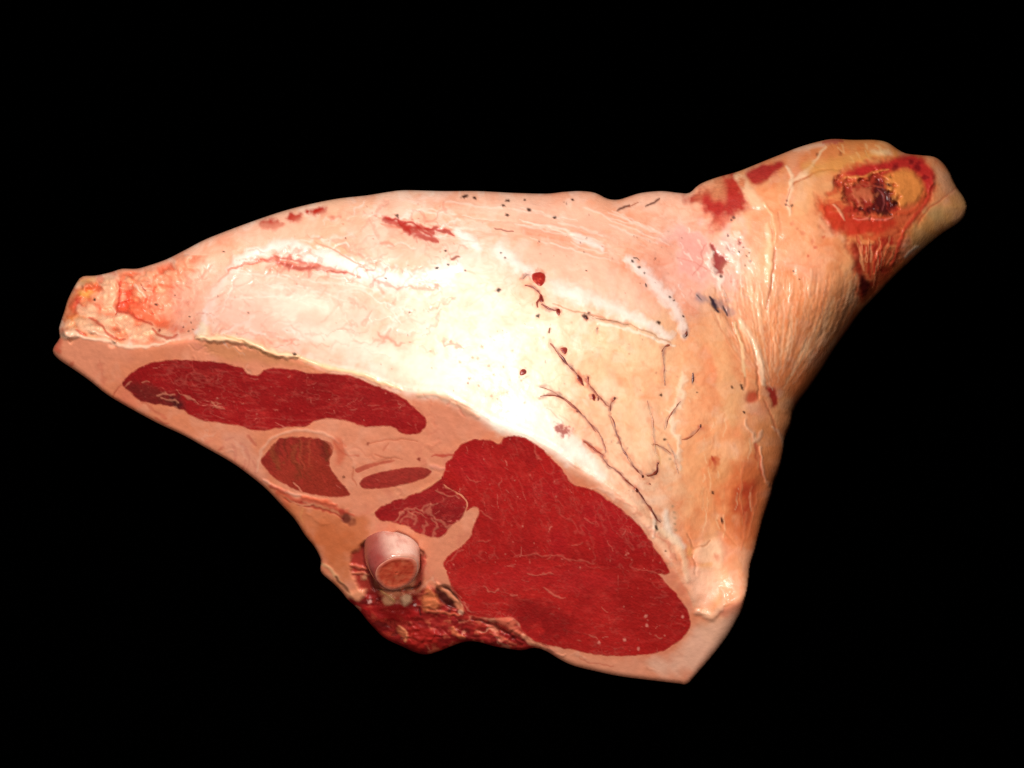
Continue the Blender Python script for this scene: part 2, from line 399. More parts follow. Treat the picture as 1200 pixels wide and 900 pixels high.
B.spot(111, 351, 1.5, (40, 24, 20)); B.spot(187, 387, 1.8, (150, 40, 36))
B.blob([(66,397),(74,396),(72,406),(66,410),(63,408)], (196,70,50), 0.6, 5, 0.5)

B.C[W] = B.C[W] * (1 - lm[..., None] * (1 - np.array([1.0, .86, .74])))
B.G[W] = B.G[W] + lm * .12
B.relief = 0.38
# --- white silverskin ridges over the top
wh = (255, 250, 244)
B.stroke([(236,392),(238,374),(248,350),(262,330),(282,308),(300,297),(330,289),(362,300),(390,302),(412,311),(440,322),(475,324),(512,316),(540,311)], 15, wh, 0.6, dh=2.2, soft=0.97, wob=0.6, warp=5)
B.stroke([(360,303),(400,312),(450,330),(490,330),(535,315)], 28, wh, 0.6, dh=2.0, soft=0.97, wob=0.6, warp=5)
B.stroke([(300,296),(330,286),(362,290)], 12, wh, 0.6, dh=1.5, soft=0.9)
B.stroke([(535,272),(552,284),(560,292)], 13, wh, 0.7, dh=2, soft=0.9)
B.stroke([(585,294),(604,308),(622,318),(645,332),(680,345),(712,356),(750,376),(782,394)], 21, wh, 0.6, dh=2.6, soft=0.99, wob=0.5, warp=4)
B.stroke([(672,276),(690,284),(706,291)], 11, wh, 0.65, dh=2, soft=0.95)
B.stroke([(736,303),(760,324),(780,346),(794,366),(803,390)], 17, wh, 0.6, dh=2.6, soft=0.99, wob=0.5, warp=4)
B.stroke([(560,484),(590,500),(640,516),(668,540)], 22, (255,248,238), 0.55, soft=0.95)
B.stroke([(600,470),(640,495),(680,530),(705,555)], 28, (255,248,240), 0.55, soft=0.95, dh=1.5)
B.stroke([(801,440),(797,470),(786,490),(795,520),(797,550)], 9, (255,234,206), 0.55, dh=1.8, soft=0.97, wob=.8, warp=4)
B.stroke([(780,600),(785,625),(800,640)], 12, (255,240,222), 0.6, dh=1.8, soft=0.9)
B.stroke([(380,395),(430,402),(490,430),(540,455),(580,480)], 26, (255,232,212), 0.5, soft=0.95)
B.blob([(640,290),(700,300),(760,350),(770,375),(700,350),(640,325),(600,300)], (246,200,176), 0.6, 16, 0.5)
B.blob([(560,240),(640,235),(700,245),(740,280),(690,270),(600,262)], (248,206,182), 0.5, 16, 0.5)
B.blob([(270,330),(340,322),(420,345),(440,380),(380,400),(300,390),(255,372)], (250,212,196), 0.6, 18, 0.5)
# fine parallel strands under the red streak and along the top
for i in range(46):
    x0 = rnd.uniform(262, 400); y0 = rnd.uniform(318, 352); l = rnd.uniform(25, 70)
    B.stroke([(x0, y0), (x0 + l * .5, y0 + rnd.uniform(-2, 4)), (x0 + l, y0 + rnd.uniform(4, 14))], rnd.uniform(1.4, 3), (240,180,160) if i % 2 else (255,238,226), 0.45, dh=rnd.uniform(-.9, .9), soft=0.9, seed=i)
for i in range(70):
    x0 = rnd.uniform(470, 760); y0 = 236 + (x0 - 470) * 0.03 + rnd.uniform(-4, 45); l = rnd.uniform(25, 80); sl = 0.12 + 0.5 * max(0, (x0 - 560) / 260)
    B.stroke([(x0, y0), (x0 + l * .5, y0 + l * .5 * sl + rnd.uniform(-2, 2)), (x0 + l, y0 + l * sl)], rnd.uniform(1.5, 3.5), rnd.choice([(238,176,148),(255,236,220),(244,190,166)]), 0.4, dh=rnd.uniform(-1, 1), soft=0.9, seed=i)
for i in range(240):
    x0 = rnd.uniform(195, 520); y0 = rnd.uniform(245, 410)
    if y0 < 330 - (x0 - 195) * .42: continue
    an = rnd.gauss(.05, .5) - (.5 if x0 < 260 else 0); l = rnd.uniform(10, 45); dx, dy = l * math.cos(an), l * math.sin(an)
    B.stroke([(x0, y0), (x0 + dx * .35, y0 + dy * .35 + rnd.uniform(-4, 4)), (x0 + dx * .7, y0 + dy * .7 + rnd.uniform(-4, 4)), (x0 + dx, y0 + dy)], rnd.uniform(1.5, 5), rnd.choice([(232,146,122),(236,164,142),(255,238,226),(222,126,104)]), rnd.uniform(.25, .65), dh=rnd.uniform(-4, 3), soft=.95, wob=.7, warp=6, seed=i)
for pl in ([(255,330),(330,320),(400,335),(430,360),(390,385),(330,390),(270,385),(245,365)], [(205,340),(240,315),(262,312),(245,345),(232,380),(212,380)], [(400,250),(470,240),(500,262),(520,300),(460,305),(400,285)], [(280,275),(340,255),(390,262),(360,285),(300,290)]):
    B.blob(pl, (246,186,164), .4, 18, 1.0, scale=18)
for pl in ([(310,345),(360,340),(380,362),(330,372)], [(350,385),(420,392),(470,425),(400,412)]):
    B.blob(pl, (255,232,214), .5, 14, 1.0, scale=14)
# --- red patches of bare muscle on the cover
R1 = (178, 42, 34)
for p, wd in (([(452,256),(465,261),(480,270),(497,277),(513,283)], 9), ([(468,262),(476,270),(480,275)], 8), ([(455,257),(470,258),(490,266),(505,278)], 5), ([(500,267),(515,269),(532,275)], 5), ([(478,264),(500,267),(510,272)], 6)):
    B.stroke(p, wd, R1, 0.85, dh=-1.5, wob=0.7, warp=3, soft=0.7, seed=int(p[0][0]))
B.stroke([(446,263),(458,265),(470,268)], 3, (222,110,84), .6, wob=.7); B.stroke([(446,284),(456,284),(462,288)], 4, (226,130,106), .6, wob=.7)
B.stroke([(528,303),(538,302)], 4, (150,70,52), .9); B.stroke([(368,282),(392,294),(412,306),(430,316)], 2.2, (206,150,124), .8, dh=-1.5)
for pl, a in (([(304,262),(312,258),(326,259),(332,262),(322,268),(308,268)], .8), ([(336,256),(344,250),(353,252),(351,258),(344,262)], .75), ([(360,247),(378,244),(386,247),(384,251),(372,252)], .85), ([(384,254),(392,252),(398,254),(390,257)], .8)):
    B.blob(pl, (188,42,28), min(1, a + .2), 5, 0.9, scale=6)
B.blob([(300,266),(400,250),(420,262),(380,276),(330,282)], (240,176,146), 0.5, 14, 0.8)
B.stroke([(268,318),(285,310),(300,308),(318,303),(340,302),(360,308)], 4, (190,74,56), .8, dh=-1.5, wob=.7, warp=3)
B.stroke([(326,306),(345,311),(360,316),(374,313)], 8, (176,50,38), .85, dh=-1.5, wob=.7, warp=3)
B.stroke([(300,308),(330,305),(372,312),(405,320),(422,326)], 4, (222,126,104), .75, dh=-1, wob=.7, warp=3)
B.stroke([(384,318),(406,320)], 3, (176,70,54), .8)
B.stroke([(255,330),(275,314),(300,304)], 3, (230,150,124), .7, dh=-1)
# --- upper right: two bare red muscles, torn spot, blue smudge
B.blob([(806,234),(820,219),(845,208),(862,207),(873,226),(881,238),(864,249),(850,258),(843,266),(834,262),(829,250),(822,241)], (172,34,30), 0.97, 15, 0.7, dh=-1.5, scale=9)
B.blob([(822,218),(845,208),(866,203),(872,206),(870,222),(850,220),(830,224)], (196,70,50), 0.25, 7, 0.9)
B.blob([(873,203),(890,194),(905,190),(917,192),(912,202),(903,207),(893,213),(883,217),(877,211)], (172,34,36), 0.95, 6, 0.7, dh=-1)
B.blob([(858,205),(870,204),(880,218),(896,238),(892,246),(882,240),(870,222)], (240,190,150), 0.9, 5, 0.6, dh=3)
B.blob([(866,206),(874,210),(872,220),(865,216)], (204,104,62), 0.8, 4, 0.6)
B.blob([(836,256),(852,254),(848,268),(836,268)], (226,120,92), 0.6, 8, 0.8)
B.blob([(790,275),(830,270),(870,275),(875,310),(850,345),(820,330),(795,310)], (250,204,194), 0.5, 22, 1.2)
B.blob([(800,280),(830,282),(826,310),(806,310)], (238,152,142), 0.45, 18, 1.4)
DK = (150, 26, 34)
for pl in ([(832,286),(838,290),(843,300),(850,300),(853,306),(848,316),(840,322),(835,312),(838,304)], [(849,287),(857,288),(861,296),(855,295)], [(864,282),(868,280),(868,287)]):
    B.blob(pl, DK, 0.9, 4, 0.9, dh=-4, scale=5)
for i in range(40):
    x0 = rnd.uniform(795, 880); y0 = rnd.uniform(268, 345); an = rnd.uniform(0.7, 1.4); l = rnd.uniform(5, 16)
    B.stroke([(x0, y0), (x0 + l * math.cos(an), y0 + l * math.sin(an))], rnd.uniform(1.2, 3.2), rnd.choice([(255,236,222),(252,226,206),(224,140,122),(244,196,176)]), .5, dh=rnd.uniform(-2.5, 2.5), soft=.95, warp=5, wob=.7, seed=i)
B.stroke([(846,286),(858,300),(868,318)], 8, (255,236,220), .6, dh=3, wob=.8, warp=6, soft=.95); B.stroke([(832,296),(830,312),(840,326),(848,345)], 6, (255,236,220), .6, dh=2.5, wob=.8, warp=6, soft=.95)
B.stroke([(828,286),(822,296),(824,306),(812,322)], 2, (214,120,108), .6); B.stroke([(795,302),(815,308),(835,320)], 2, (226,140,124), .6, dh=-1)
for x0, y0, r in ((853,276,1.6),(845,324,1.8),(866,295,1.2),(875,300,1.3),(879,306,1.6),(871,290,1.1),(878,296,1.0),(873,311,1.2),(860,255,1.8),(857,258,1.4)):
    B.spot(x0, y0, r, (84, 40, 40), .85)
# --- dashes, specks and pores
for a_, b_, wd, c_ in (((724,247),(738,240),3.6,(96,44,34)),((757,242),(772,234),3.4,(96,44,34)),((578,267),(602,271),2.0,(150,84,74)),((463,252),(467,256),2.4,(110,60,50)),((735,243),(748,236),1.6,(180,100,74)),((766,304),(768,302),1.8,(120,60,50)),((743,303),(749,304),1.4,(60,40,40))):
    B.stroke([a_, ((a_[0] + b_[0]) / 2, (a_[1] + b_[1]) / 2), b_], wd, c_, .95, dh=-.8)
for x0, y0 in ((539,424),(554,419),(550,444),(561,452),(576,464),(579,439),(564,406),(615,472),(632,467),(560,420),(595,460),(566,407),(573,429),(528,400),(611,446),(590,430),(600,411),(688,440),(785,538),(791,607),(791,614),(792,621),(790,600),(788,593)):
    B.spot(x0, y0, 1.6, (170, 140, 110), .65)
for i in range(150):
    x0 = rnd.uniform(250, 800); y0 = rnd.uniform(236, 470)
    B.spot(x0, y0, rnd.uniform(.5, 1.0), rnd.choice([(150,100,84),(196,130,104),(120,76,64)]), rnd.uniform(.25, .7), el=rnd.uniform(1, 1.8), ang=rnd.uniform(0, 3))
# --- long crease with a pale lip, thin creases, stains by the clots
B.stroke([(648,357),(665,362),(690,369),(712,374),(735,380),(760,390),(785,401)], 2.4, (190,140,108), .8, dh=-1.4)
B.stroke([(700,378),(735,386),(765,397),(790,406)], 4, (255,240,220), .6, dh=1.6)
for pl, a in (([(612,330),(640,318),(645,350),(660,372),(640,380),(625,360)], .45), ([(640,400),(668,405),(700,455),(720,490),(700,480),(665,440)], .35), ([(690,515),(720,540),(760,585),(770,610),(745,590),(705,550)], .4)):
    B.blob(pl, (246,190,150), a, 12, .6)
B.blob([(650,497),(660,500),(670,505),(660,512),(652,506)], (150,40,34), .85, 5, 1.2, scale=4)
B.stroke([(640,478),(655,492),(662,500)], 2, (230,170,150), .6); B.stroke([(655,487),(668,494),(684,500)], 2.2, (232,176,150), .6)
B.stroke([(684,516),(694,524),(708,535)], 6, (206,112,84), .7, wob=.6, warp=2)
B.stroke([(765,520),(772,530),(774,545)], 2.6, (232,178,122), .7, dh=-1); B.stroke([(767,520),(778,524),(790,534)], 1.5, (206,150,116), .7)
B.stroke([(764,598),(768,615),(764,630)], 5, (255,236,216), .5, dh=2); B.stroke([(766,600),(770,612),(768,622)], 2.2, (190,130,90), .6)
# --- right flank
g = (sstep(0.0, 0.5, fbm(X / 30, Y / 55, 61, 3)) * 0.4 * sstep(790, 850, X))[..., None] * (top[..., None])
B.C = B.C * (1 - g) + lin(240, 186, 130) * g
B.blob([(850,560),(880,530),(898,550),(905,580),(890,630),(870,640),(850,600)], (214,108,60), .85, 24, .7)
B.blob([(868,570),(884,570),(886,600),(876,612),(866,595)], (192,62,38), .8, 18, .9)
B.blob([(880,500),(915,500),(917,530),(900,545),(885,530)], (226,140,82), .5, 14, .7)
B.stroke([(885,520),(890,540),(896,562)], 6, (196,72,52), .75, dh=-2, wob=.6); B.stroke([(891,524),(893,545),(898,568)], 4, (252,196,162), .55, dh=4, soft=.95, warp=4)
B.stroke([(872,490),(882,508),(886,516),(894,504)], 5, (248,200,166), .5, dh=3, soft=.95, warp=4); B.stroke([(905,500),(915,510),(919,528)], 5, (250,200,164), .7, dh=2.5)
B.stroke([(895,470),(905,490),(910,508)], 3, (204,112,74), .7, dh=-2)
for p in ([(881,570),(880,590),(884,605)], [(872,545),(868,575),(870,600)], [(876,600),(872,625),(868,645)], [(888,575),(884,600),(876,630)]):
    B.stroke(p, 3, (228,128,84), .6, dh=1, seed=int(p[0][0]))
B.blob([(832,538),(840,534),(843,546),(838,556),(832,552)], (202,88,44), .8, 7, .9, scale=6); B.stroke([(834,535),(838,545),(835,553)], 3, (172,44,28), .8, wob=.7)
B.blob([(828,555),(850,540),(855,560),(838,570)], (230,160,104), .5, 10, .7)
for pl in ([(898,454),(907,455),(911,464),(910,474),(905,478),(902,466)],):
    B.blob(pl, (166,36,30), .95, 4, .5, dh=-2.5, scale=6)
B.blob([(877,462),(886,460),(888,468),(882,472),(876,470)], (204,70,44), .85, 6, .6, dh=-2.5)
for i in range(70):
    x0 = rnd.uniform(820, 910); y0 = rnd.uniform(480, 690); l = rnd.uniform(8, 30)
    if x0 > 900 - (y0 - 480) * .2: continue
    B.stroke([(x0, y0), (x0 + rnd.uniform(-2, 2), y0 + l * .5), (x0 + rnd.uniform(-5, 3), y0 + l)], rnd.uniform(1.2, 3), rnd.choice([(228,150,98),(250,208,160),(220,140,96)]), .4, dh=rnd.uniform(-.8, .8), soft=.9, seed=i)
B.blob([(1008,362),(985,400),(960,438),(936,470),(926,462),(950,420),(975,385),(992,355)], (214,118,66), .65, 16, .6)
B.blob([(925,480),(918,520),(905,570),(890,620),(882,610),(896,560),(906,510),(912,485)], (222,130,78), .6, 14, .6)
# lumps of the lower right
B.blob([(812,650),(825,636),(842,632),(850,645),(845,662),(825,664),(814,660)], (250,206,172), .6, 9, .5, dh=5)
B.stroke([(806,626),(812,640),(820,642),(834,634)], 2.6, (196,126,86), .8, dh=-2.5); B.stroke([(812,650),(814,662),(816,674)], 2.6, (190,120,84), .8, dh=-2.5)
B.blob([(806,640),(812,645),(810,654),(804,650)], (226,160,96), .7, 5, .7); B.blob([(836,648),(844,650),(842,656),(836,655)], (214,112,80), .6, 5, .7); B.blob([(820,660),(834,660),(830,666),(820,666)], (232,160,100), .7, 4, .7)
B.stroke([(770,620),(790,632),(800,650),(806,680)], 9, (252,214,176), .6, dh=2.5, soft=.9); B.stroke([(840,610),(852,625),(862,640)], 3, (214,130,84), .6, dh=-1)
B.stroke([(815,717),(824,720),(834,724),(843,716),(849,702),(850,690)], 9, (250,208,180), .4, dh=6, soft=.98, gloss=.26, warp=3, wob=.4)  # ridge highlight painted pale, in this stroke and the next
B.stroke([(846,688),(851,700),(856,694)], 7, (250,208,180), .4, dh=4, soft=.98, gloss=.28, warp=3)
B.blob([(805,665),(835,670),(845,690),(830,712),(815,700)], (246,196,168), .6, 12, .5)
# --- tendon fan and shank striations
for i in range(260):
    u = rnd.random(); v0 = rnd.uniform(-.1, .55); v1 = v0 + rnd.uniform(.15, .45)
    def fan(u, v):
        x = (828 + 20 * v + 58 * v * v * .9) * (1 - u) + (1016 - 85 * v * v - 18 * v) * u
        y = (340 + 120 * v) * (1 - u) + (318 + 150 * v) * u
        return (x, y)
    B.stroke([fan(u, v0), fan(u, (v0 + v1) / 2), fan(u, v1)], rnd.uniform(1.4, 4.0), rnd.choice([(252,208,170),(248,200,156),(216,140,96),(222,150,108),(206,116,76)]), rnd.uniform(.12, .42), dh=rnd.uniform(-1.3, 1.5), soft=.95, warp=2.5, seed=i)
B.blob([(816,344),(824,348),(846,352),(856,362),(848,368),(830,358)], (104,98,124), 0.5, 10, 1.2)
B.stroke([(832,349),(838,358),(841,366)], 5, (24,18,44), .95, dh=-2, wob=.6); B.stroke([(846,359),(852,370)], 4, (50,32,50), .9, dh=-1.5, wob=.5)
B.stroke([(816,346),(822,352)], 2, (40,30,40), .8)
B.stroke([(842,362),(858,382),(868,405),(872,435),(872,455)], 5, (206,132,92), .7, dh=-2.5); B.stroke([(875,385),(884,410),(888,440),(888,466)], 3.5, (196,112,74), .8, dh=-3)
B.stroke([(868,375),(880,395),(890,420),(895,450)], 9, (252,214,178), .75, dh=3.5, soft=.9); B.stroke([(861,378),(870,410),(872,440)], 5, (250,210,160), .7, dh=2.5, soft=.9)
B.stroke([(904,268),(907,290),(906,315),(902,340),(899,362)], 3.2, (192,108,72), .85, dh=-2.6); B.stroke([(900,262),(902,290),(900,330)], 7, (252,204,158), .7, dh=2.2, soft=.9)
B.stroke([(895,238),(904,250),(908,270),(906,290)], 5, (250,196,146), .7, dh=2.5); B.stroke([(912,250),(914,262),(914,275)], 3, (200,116,78), .7, dh=-1.5)
B.stroke([(927,220),(936,212),(948,205),(960,200),(985,198)], 3.2, (190,100,58), .85, dh=-2.5); B.stroke([(928,214),(940,205),(952,195)], 6, (252,206,166), .8, dh=3)
B.stroke([(921,196),(927,206),(927,220),(923,240),(925,250)], 6, (250,208,170), .8, dh=2.5); B.stroke([(926,222),(922,236),(924,244)], 2.5, (206,110,84), .6)
B.spot(921, 240, 1.5, (90,50,40), .8); B.spot(928, 241, 1.5, (90,50,40), .8); B.spot(922, 235, 1.5, (120,60,50), .8); B.spot(958, 181, 2, (150,84,50), .8); B.spot(985, 180, 2.2, (150,74,44), .8)
B.stroke([(930,175),(950,172),(965,170)], 8, (250,204,172), .6, dh=2, soft=.9); B.stroke([(952,195),(958,184),(968,172)], 4, (250,206,160), .7, dh=2)
for i in range(26):
    x0 = rnd.uniform(955, 1040); y0 = rnd.uniform(168, 196); B.stroke([(x0, y0), (x0 + rnd.uniform(2, 9), y0 + rnd.uniform(5, 13))], rnd.uniform(1.5, 4), rnd.choice([(214,130,66),(206,104,58),(242,190,130)]), .5, dh=rnd.uniform(-1, 1), seed=i)
B.blob([(940,192),(990,182),(1040,176),(1050,182),(1000,196),(960,204)], (228,160,84), .6, 10, .6)
B.stroke([(964,168),(975,165),(988,166)], 6, (186,50,56), .6, wob=.7)
for x0, y0, r in ((940,273,3),(952,283,2.5),(955,290,2),(928,262,2.5),(947,300,1.6),(934,268,1.6),(965,278,2)):
    B.spot(x0, y0, r, (204,84,56), .75)
B.blob([(905,255),(960,250),(962,280),(930,290),(908,280)], (232,158,112), .5, 12, .6)
# --- cut hock joint
B.relief = 0.6
JP = [(960,238),(968,225),(982,210),(997,199),(1020,192),(1045,186),(1068,182),(1084,188),(1094,202),(1093,222),(1082,244),(1070,264),(1058,284),(1048,306),(1036,330),(1022,346),(1010,352),(1008,330),(1000,300),(990,278),(974,268),(964,254)]
B.blob(JP, (204,84,48), .9, 12, 1.0, dh=-4, scale=10)
W = B.win(955, 180, 1100, 356); xx, yy = B.X[W], B.Y[W]
P_ = spline(JP, True, 4.0); dd = near(xx, yy, P_)[0] * np.where(inside(xx, yy, P_), 1, -1)
mk = sstep(-5, 6, dd + 4 * fbm(xx / 8, yy / 8, 171, 3))
for sd_, c_, a_ in ((172, (232,140,84), .8), (173, (176,40,32), .8), (174, (150,28,26), .5)):
    B.put(W, mk * sstep(.05, .5, fbm(xx / 16 + .5 * vnoise(xx / 9, yy / 9, 5), yy / 11, sd_, 4)), c_, a_, dh=1.5 if sd_ == 172 else -1.5)
B.blob([(990,202),(1035,189),(1066,182),(1085,189),(1095,205),(1091,224),(1083,216),(1076,203),(1062,198),(1040,201),(1010,209)], (186,40,38), .95, 6, .5, dh=2.5)
B.stroke([(990,208),(1012,206),(1030,200),(1042,198)], 4, (226,140,74), .8, dh=1.5)
B.stroke([(1092,215),(1086,235),(1074,252),(1062,268),(1052,290),(1045,312)], 5, (192,58,40), .8, dh=2.5, wob=.5)
B.stroke([(1084,226),(1076,242),(1062,250),(1046,250)], 5, (206,80,46), .8, dh=2.5)
B.blob(ell(1059, 221, 24, 21, .2), (224,138,68), .95, 8, .5, dh=5, scale=12)
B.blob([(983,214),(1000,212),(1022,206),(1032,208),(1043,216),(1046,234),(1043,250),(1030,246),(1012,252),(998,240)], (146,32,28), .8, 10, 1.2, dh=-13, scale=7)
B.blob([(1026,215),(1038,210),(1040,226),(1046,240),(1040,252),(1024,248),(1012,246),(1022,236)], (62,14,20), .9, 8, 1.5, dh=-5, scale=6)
B.blob([(1000,222),(1014,220),(1022,230),(1012,238),(1000,232)], (200,108,72), .7, 8, 1.3, dh=3, scale=5); B.stroke([(1002,216),(1020,217),(1034,218)], 3, (170,72,52), .7, dh=2)
B.stroke([(1030,222),(1036,236),(1034,246)], 3, (150,70,66), .7, dh=2)
B.blob([(962,240),(976,241),(984,252),(990,266),(978,268),(968,256)], (206,62,36), .85, 6, .5, dh=2); B.blob([(985,250),(1010,256),(1040,256),(1050,262),(1030,272),(1000,276),(988,266)], (196,50,32), .85, 7, .5)
B.stroke([(976,240),(984,246),(990,258)], 3, (240,168,130), .7, dh=2); B.stroke([(1000,256),(1020,256),(1036,258),(1046,254)], 3, (236,130,110), .6, dh=2)
for x0, y0, r in ((1050,196,4),(1075,196,4.5),(1084,208,3.5),(1068,190,3)):
    B.spot(x0, y0, r, (120,20,26), .8, dh=-1)
B.blob([(997,286),(1010,292),(1012,316),(1018,340),(1012,356),(1006,350),(1004,320)], (150,34,24), .85, 6, .6)
B.blob([(1008,322),(1016,328),(1022,344),(1012,354),(1008,340)], (72,18,20), .9, 5, .7)
for i in range(34):
    u = rnd.random(); x0 = 1003 + u * 44; y0 = rnd.uniform(275, 300); l = rnd.uniform(14, 40); x1 = x0 + (1018 - x0) * l / 75
    B.stroke([(x0, y0), ((x0 + x1) / 2 + rnd.uniform(-2, 2), y0 + l / 2), (x1, y0 + l)], rnd.uniform(1.5, 3.2), rnd.choice([(232,140,90),(240,160,112),(180,46,30),(166,40,28),(214,90,52)]), .7, dh=rnd.uniform(-1, 2), seed=i)
B.blob([(1040,328),(1020,352),(1000,380),(985,402),(980,395),(1000,365),(1012,346)], (190,92,48), .6, 8, .6)
B.blob([(1085,250),(1120,232),(1130,245),(1100,272),(1070,295),(1062,290),(1072,270)], (206,156,92), .6, 10, .6); B.blob([(1085,250),(1100,240),(1110,246),(1098,260)], (190,160,108), .5, 8, .6)
B.stroke([(1120,220),(1105,232),(1088,246),(1076,262)], 2.5, (190,90,56), .7, dh=-1.5)
B.stroke([(1060,302),(1070,292),(1076,288)], 4, (255,232,206), .6, dh=2, gloss=.2); B.blob([(1098,196),(1110,206),(1118,224),(1110,224),(1100,210)], (240,180,140), .5, 7, .5)
B.blob([(1020,176),(1040,174),(1046,182),(1028,182)], (246,210,160), .6, 5, .7, dh=1.5)

B.relief = 0.5
# --- the cut section: rim lip, seams, translucent orange part, torn flesh
B.stroke([(232,396),(260,397),(284,399),(304,408),(324,415),(346,417)], 10, (250,214,168), .7, dh=9, soft=.85, wob=.5)
B.stroke([(262,393),(285,401),(305,412),(325,418)], 3, (224,166,108), .6, dh=-3)
B.stroke([(346,419),(368,426),(394,433),(422,438),(445,448),(470,457)], 7, (250,196,140), .7, dh=2.5, soft=.9)
B.stroke([(236,393),(240,388),(236,380)], 12, (250,228,186), .55, dh=3)
B.stroke([(90,394),(120,399),(145,405),(180,405),(200,399)], 5, (250,212,184), .7, dh=2)
B.blob([(235,400),(285,404),(330,420),(365,432),(340,428),(300,425),(262,420),(246,412)], (214,142,96), .7, 8, .5)
B.stroke([(490,462),(515,463),(540,476),(560,488)], 8, (240,182,140), .6, dh=2, soft=.9)
B.blob([(505,480),(530,475),(560,490),(575,506),(545,512),(525,525),(510,510)], (232,150,120), .6, 10, .5)
B.stroke([(130,470),(136,458),(143,450)], 2, (180,80,56), .8, dh=-1)
B.blob([(143,452),(152,462),(165,476),(145,478),(132,470)], (232,128,98), .6, 7, .5)
for x0, y0 in ((84,427),(70,412),(66,410)): B.spot(x0, y0, 3, (206,90,64), .6)
B.stroke([(165,471),(180,480),(195,490)], 4, (206,104,78), .6, wob=.7); B.stroke([(180,488),(190,494),(198,496)], 3, (196,80,58), .6)
for p in ([(272,520),(276,530),(274,540)], [(282,520),(292,535),(290,548)], [(290,510),(300,522)], [(296,540),(300,552)], [(265,515),(275,512)], [(255,528),(262,524)], [(287,540),(284,550)]):
    B.stroke(p, 3.5, (202,96,76), .6, wob=.6, seed=int(p[0][0]))
B.blob([(262,510),(285,508),(300,530),(312,565),(295,555),(270,535)], (236,166,140), .5, 9, .6)
B.stroke([(300,553),(306,530),(320,513),(345,505),(380,508),(398,520)], 4, (246,180,150), .7, dh=1)
B.stroke([(308,562),(330,575),(352,580)], 4, (246,176,150), .8, dh=2)
B.blob([(390,515),(402,520),(404,540),(394,545)], (214,92,62), .6, 7, .7); B.stroke([(392,520),(402,530),(412,534),(420,533)], 3, (214,100,74), .6)
for i in range(150):
    x0 = rnd.uniform(70, 860); y0 = rnd.uniform(400, 795)
    if not inside(np.array([x0]), np.array([y0]), FACE)[0] or not inside(np.array([x0]), np.array([y0]), OUTL)[0]: continue
    l = rnd.uniform(10, 55); an = rnd.gauss(.42, .45); dx, dy = l * math.cos(an), l * math.sin(an)
    B.stroke([(x0, y0), (x0 + dx * .35, y0 + dy * .35 + rnd.uniform(-4, 4)), (x0 + dx * .7, y0 + dy * .7 + rnd.uniform(-4, 4)), (x0 + dx, y0 + dy)], rnd.uniform(1.5, 6), rnd.choice([(250,200,176),(216,112,88),(246,188,160),(226,130,100)]), rnd.uniform(.15, .5), dh=rnd.uniform(-1.6, 1.4), soft=.97, wob=.8, warp=7, seed=i)
# fatty seams between the small muscles
for p in ([(430,520),(445,516),(470,515),(490,518)], [(440,532),(450,536),(462,540)], [(415,548),(412,560),(418,570)], [(455,520),(448,528)]):
    B.stroke(p, 2.4, (206,110,80), .65, dh=-.6, seed=int(p[1][0]))
B.spot(491, 538, 2, (150,40,34), .9); B.spot(403, 559, 1.6, (120,60,40), .8); B.spot(431, 520, 1.8, (150,60,44), .7)
B.stroke([(506,535),(520,533),(534,535)], 4, (196,60,50), .8); B.stroke([(505,545),(515,549),(522,548)], 5, (240,158,136), .7, dh=1.5)
B.stroke([(420,552),(440,542),(458,537),(470,538)], 3, (206,116,86), .7, dh=-.8); B.spot(425, 548, 1.6, (250,220,200), .8)
B.stroke([(437,602),(470,588),(505,570),(520,558)], 7, (238,162,120), .5, dh=1)
# translucent orange part left of the bone
B.blob([(330,592),(350,588),(400,600),(430,615),(425,640),(412,655),(408,680),(395,680),(380,660),(368,640),(350,615)], (214,120,72), .75, 16, .8)
B.blob([(360,625),(400,612),(415,630),(405,660),(385,655)], (208,104,54), .5, 16, .8)
B.stroke([(318,570),(345,584),(370,588),(395,596),(412,604)], 8, (214,82,58), .75, wob=.7, warp=3, dh=1)
B.stroke([(336,584),(360,592),(380,598),(404,608)], 4, (178,52,40), .8, wob=.7, warp=3, dh=-1.5); B.stroke([(352,582),(372,586),(392,592)], 5, (236,110,74), .7, wob=.6, dh=2)
B.stroke([(330,580),(350,590),(366,592)], 2, (240,160,120), .7, dh=1.5); B.spot(406, 608, 6, (96,26,28), .85, el=1.3, ang=.4, dh=-1.5); B.spot(400, 600, 4, (170,50,42), .7)
B.stroke([(355,595),(352,605),(356,612)], 3, (230,150,96), .6); B.blob([(322,575),(335,580),(340,595),(330,592)], (206,90,54), .6, 6, .5)
B.stroke([(376,660),(384,664),(398,680),(408,694),(416,704)], 5, (232,178,132), .75, dh=2); B.stroke([(394,676),(402,686),(410,696)], 4, (110,40,28), .8, dh=-2.5)
# hollow round the bone: red flesh, with occlusion shade painted in as darker colour
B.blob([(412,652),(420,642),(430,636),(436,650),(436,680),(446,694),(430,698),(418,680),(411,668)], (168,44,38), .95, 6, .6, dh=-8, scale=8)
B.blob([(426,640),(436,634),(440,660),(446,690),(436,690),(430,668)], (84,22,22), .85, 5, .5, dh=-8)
B.stroke([(412,662),(420,664),(430,666)], 5, (232,120,92), .7, dh=5); B.stroke([(414,672),(424,670),(432,674)], 4, (226,130,96), .7, dh=4); B.spot(427, 677, 3.5, (230,160,120), .8, dh=3)
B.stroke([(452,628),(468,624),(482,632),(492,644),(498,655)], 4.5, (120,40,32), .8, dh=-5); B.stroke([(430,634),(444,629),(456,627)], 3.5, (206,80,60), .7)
B.blob([(490,650),(498,656),(496,680),(490,690),(484,690),(490,670)], (190,66,54), .9, 4, .6, dh=-5)
B.stroke([(496,650),(498,662),(494,672)], 3, (228,112,92), .8, dh=2.5)
